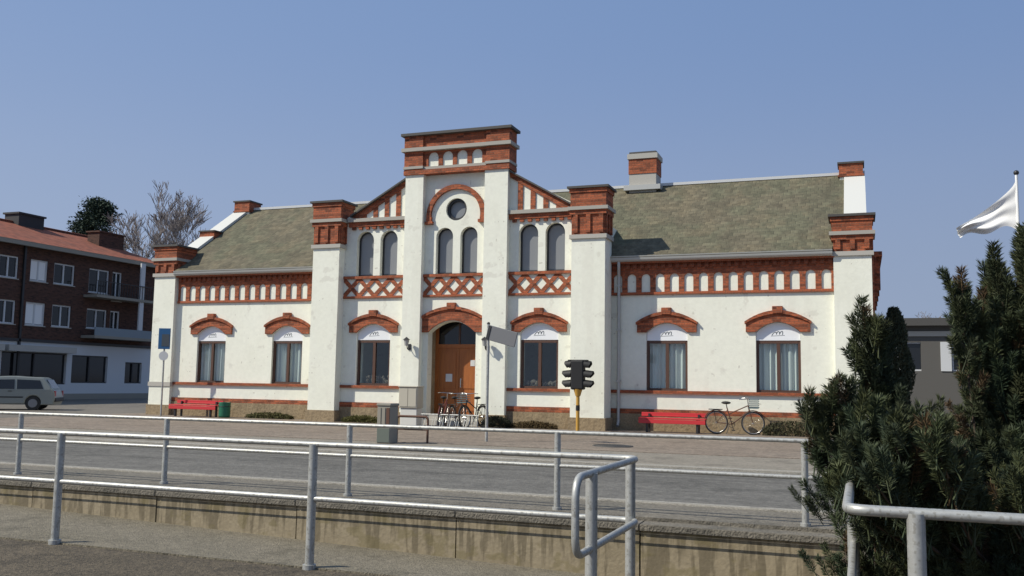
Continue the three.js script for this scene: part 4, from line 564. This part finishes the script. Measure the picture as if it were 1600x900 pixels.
{ // parked estate car, cut by the left edge of the picture
  const c = thing('estate_car', 'pale silver estate car parked at the left edge', 'car', [-23.3, -0.03, -2.5], 0.6); const pale = std([0.21, 0.225, 0.21], 0.35, { metalness: 0.2 });
  const prof = new THREE.Shape(); prof.moveTo(-2.15, 0.28); prof.lineTo(-2.2, 0.62); prof.quadraticCurveTo(-2.15, 0.82, -1.2, 0.9); prof.lineTo(-0.45, 1.36); prof.quadraticCurveTo(-0.2, 1.44, 0.4, 1.45); prof.lineTo(1.55, 1.40); prof.quadraticCurveTo(1.75, 1.36, 2.02, 0.92); prof.quadraticCurveTo(2.18, 0.85, 2.17, 0.5); prof.lineTo(2.12, 0.28);
  prof.lineTo(1.68, 0.28); prof.absarc(1.32, 0.32, 0.37, 0, Math.PI, false); prof.lineTo(-0.98, 0.28); prof.absarc(-1.35, 0.32, 0.37, 0, Math.PI, false); prof.closePath();
  const bg = new THREE.ExtrudeGeometry(prof, { depth: 1.54, bevelEnabled: true, bevelSize: 0.05, bevelThickness: 0.06, bevelSegments: 3, curveSegments: 10 }).translate(0, 0, -0.77), p = bg.attributes.position; for (let i = 0; i < p.count; i++) { const y = p.getY(i); if (y > 0.9) p.setZ(i, p.getZ(i) * (1 - 0.26 * (y - 0.9))); } bg.computeVertexNormals();
  part('body', bg, pale, c);
  const win = pts => { const g = ext(poly(pts), 0, 0.02), q = g.attributes.position; for (let i = 0; i < q.count; i++) { const y = q.getY(i); q.setZ(i, q.getZ(i) + 0.825 * (1 - 0.26 * (y - 0.9))); } g.computeVertexNormals(); return g; };
  for (const pts of [[[-1.05, 0.93], [-0.35, 0.93], [-0.32, 1.31], [-0.42, 1.31]], [[-0.24, 0.93], [0.55, 0.93], [0.52, 1.35], [-0.22, 1.33]], [[0.65, 0.93], [1.72, 0.95], [1.55, 1.32], [0.62, 1.35]]]) { part('side_window', win(pts), M.darkGlass, c); part('side_window', win(pts).scale(1, 1, -1), M.darkGlass, c); }
  for (const x of [1.32, -1.35]) for (const s of [-1, 1]) { const w = part('wheel', new THREE.CylinderGeometry(0.31, 0.31, 0.2, 22).rotateX(Math.PI / 2).translate(x, 0.31, s * 0.70), M.rubber, c); part('rim', new THREE.CylinderGeometry(0.19, 0.19, 0.02, 16).rotateX(Math.PI / 2).translate(x, 0.31, s * 0.806), M.grey, w); }
  part('bumper', rbox(2.05, 2.26, 0.38, 0.56, -0.8, 0.8, 0.04), M.black, c); part('bumper', rbox(-2.3, -2.1, 0.38, 0.56, -0.8, 0.8, 0.04), M.black, c); part('side_moulding', box(-0.95, 0.92, 0.55, 0.60, 0.825, 0.845), M.black, c);
  for (const s of [-1, 1]) part('tail_light', box(2.13, 2.22, 0.62, 0.86, s * 0.72 - 0.08, s * 0.72 + 0.08), std([0.3, 0.02, 0.02], 0.3), c); for (const s of [-1, 1]) part('headlight', box(-2.24, -2.15, 0.62, 0.76, s * 0.6 - 0.14, s * 0.6 + 0.14), M.chrome, c);
  part('door_mirror', rbox(-0.98, -0.84, 0.92, 1.03, 0.83, 0.98, 0.03), M.black, c); part('door_handle', [box(0.30, 0.46, 0.82, 0.85, 0.83, 0.85), box(-0.55, -0.39, 0.82, 0.85, 0.83, 0.85)], M.black, c); part('roof_rail', [box(-0.2, 1.5, 1.46, 1.49, 0.58, 0.61), box(-0.2, 1.5, 1.46, 1.49, -0.61, -0.58)], M.black, c); part('rear_window', new THREE.BoxGeometry(0.02, 0.44, 1.2).rotateZ(0.55).translate(1.92, 1.16, 0), M.darkGlass, c);
}
renderer.render(scene, camera);
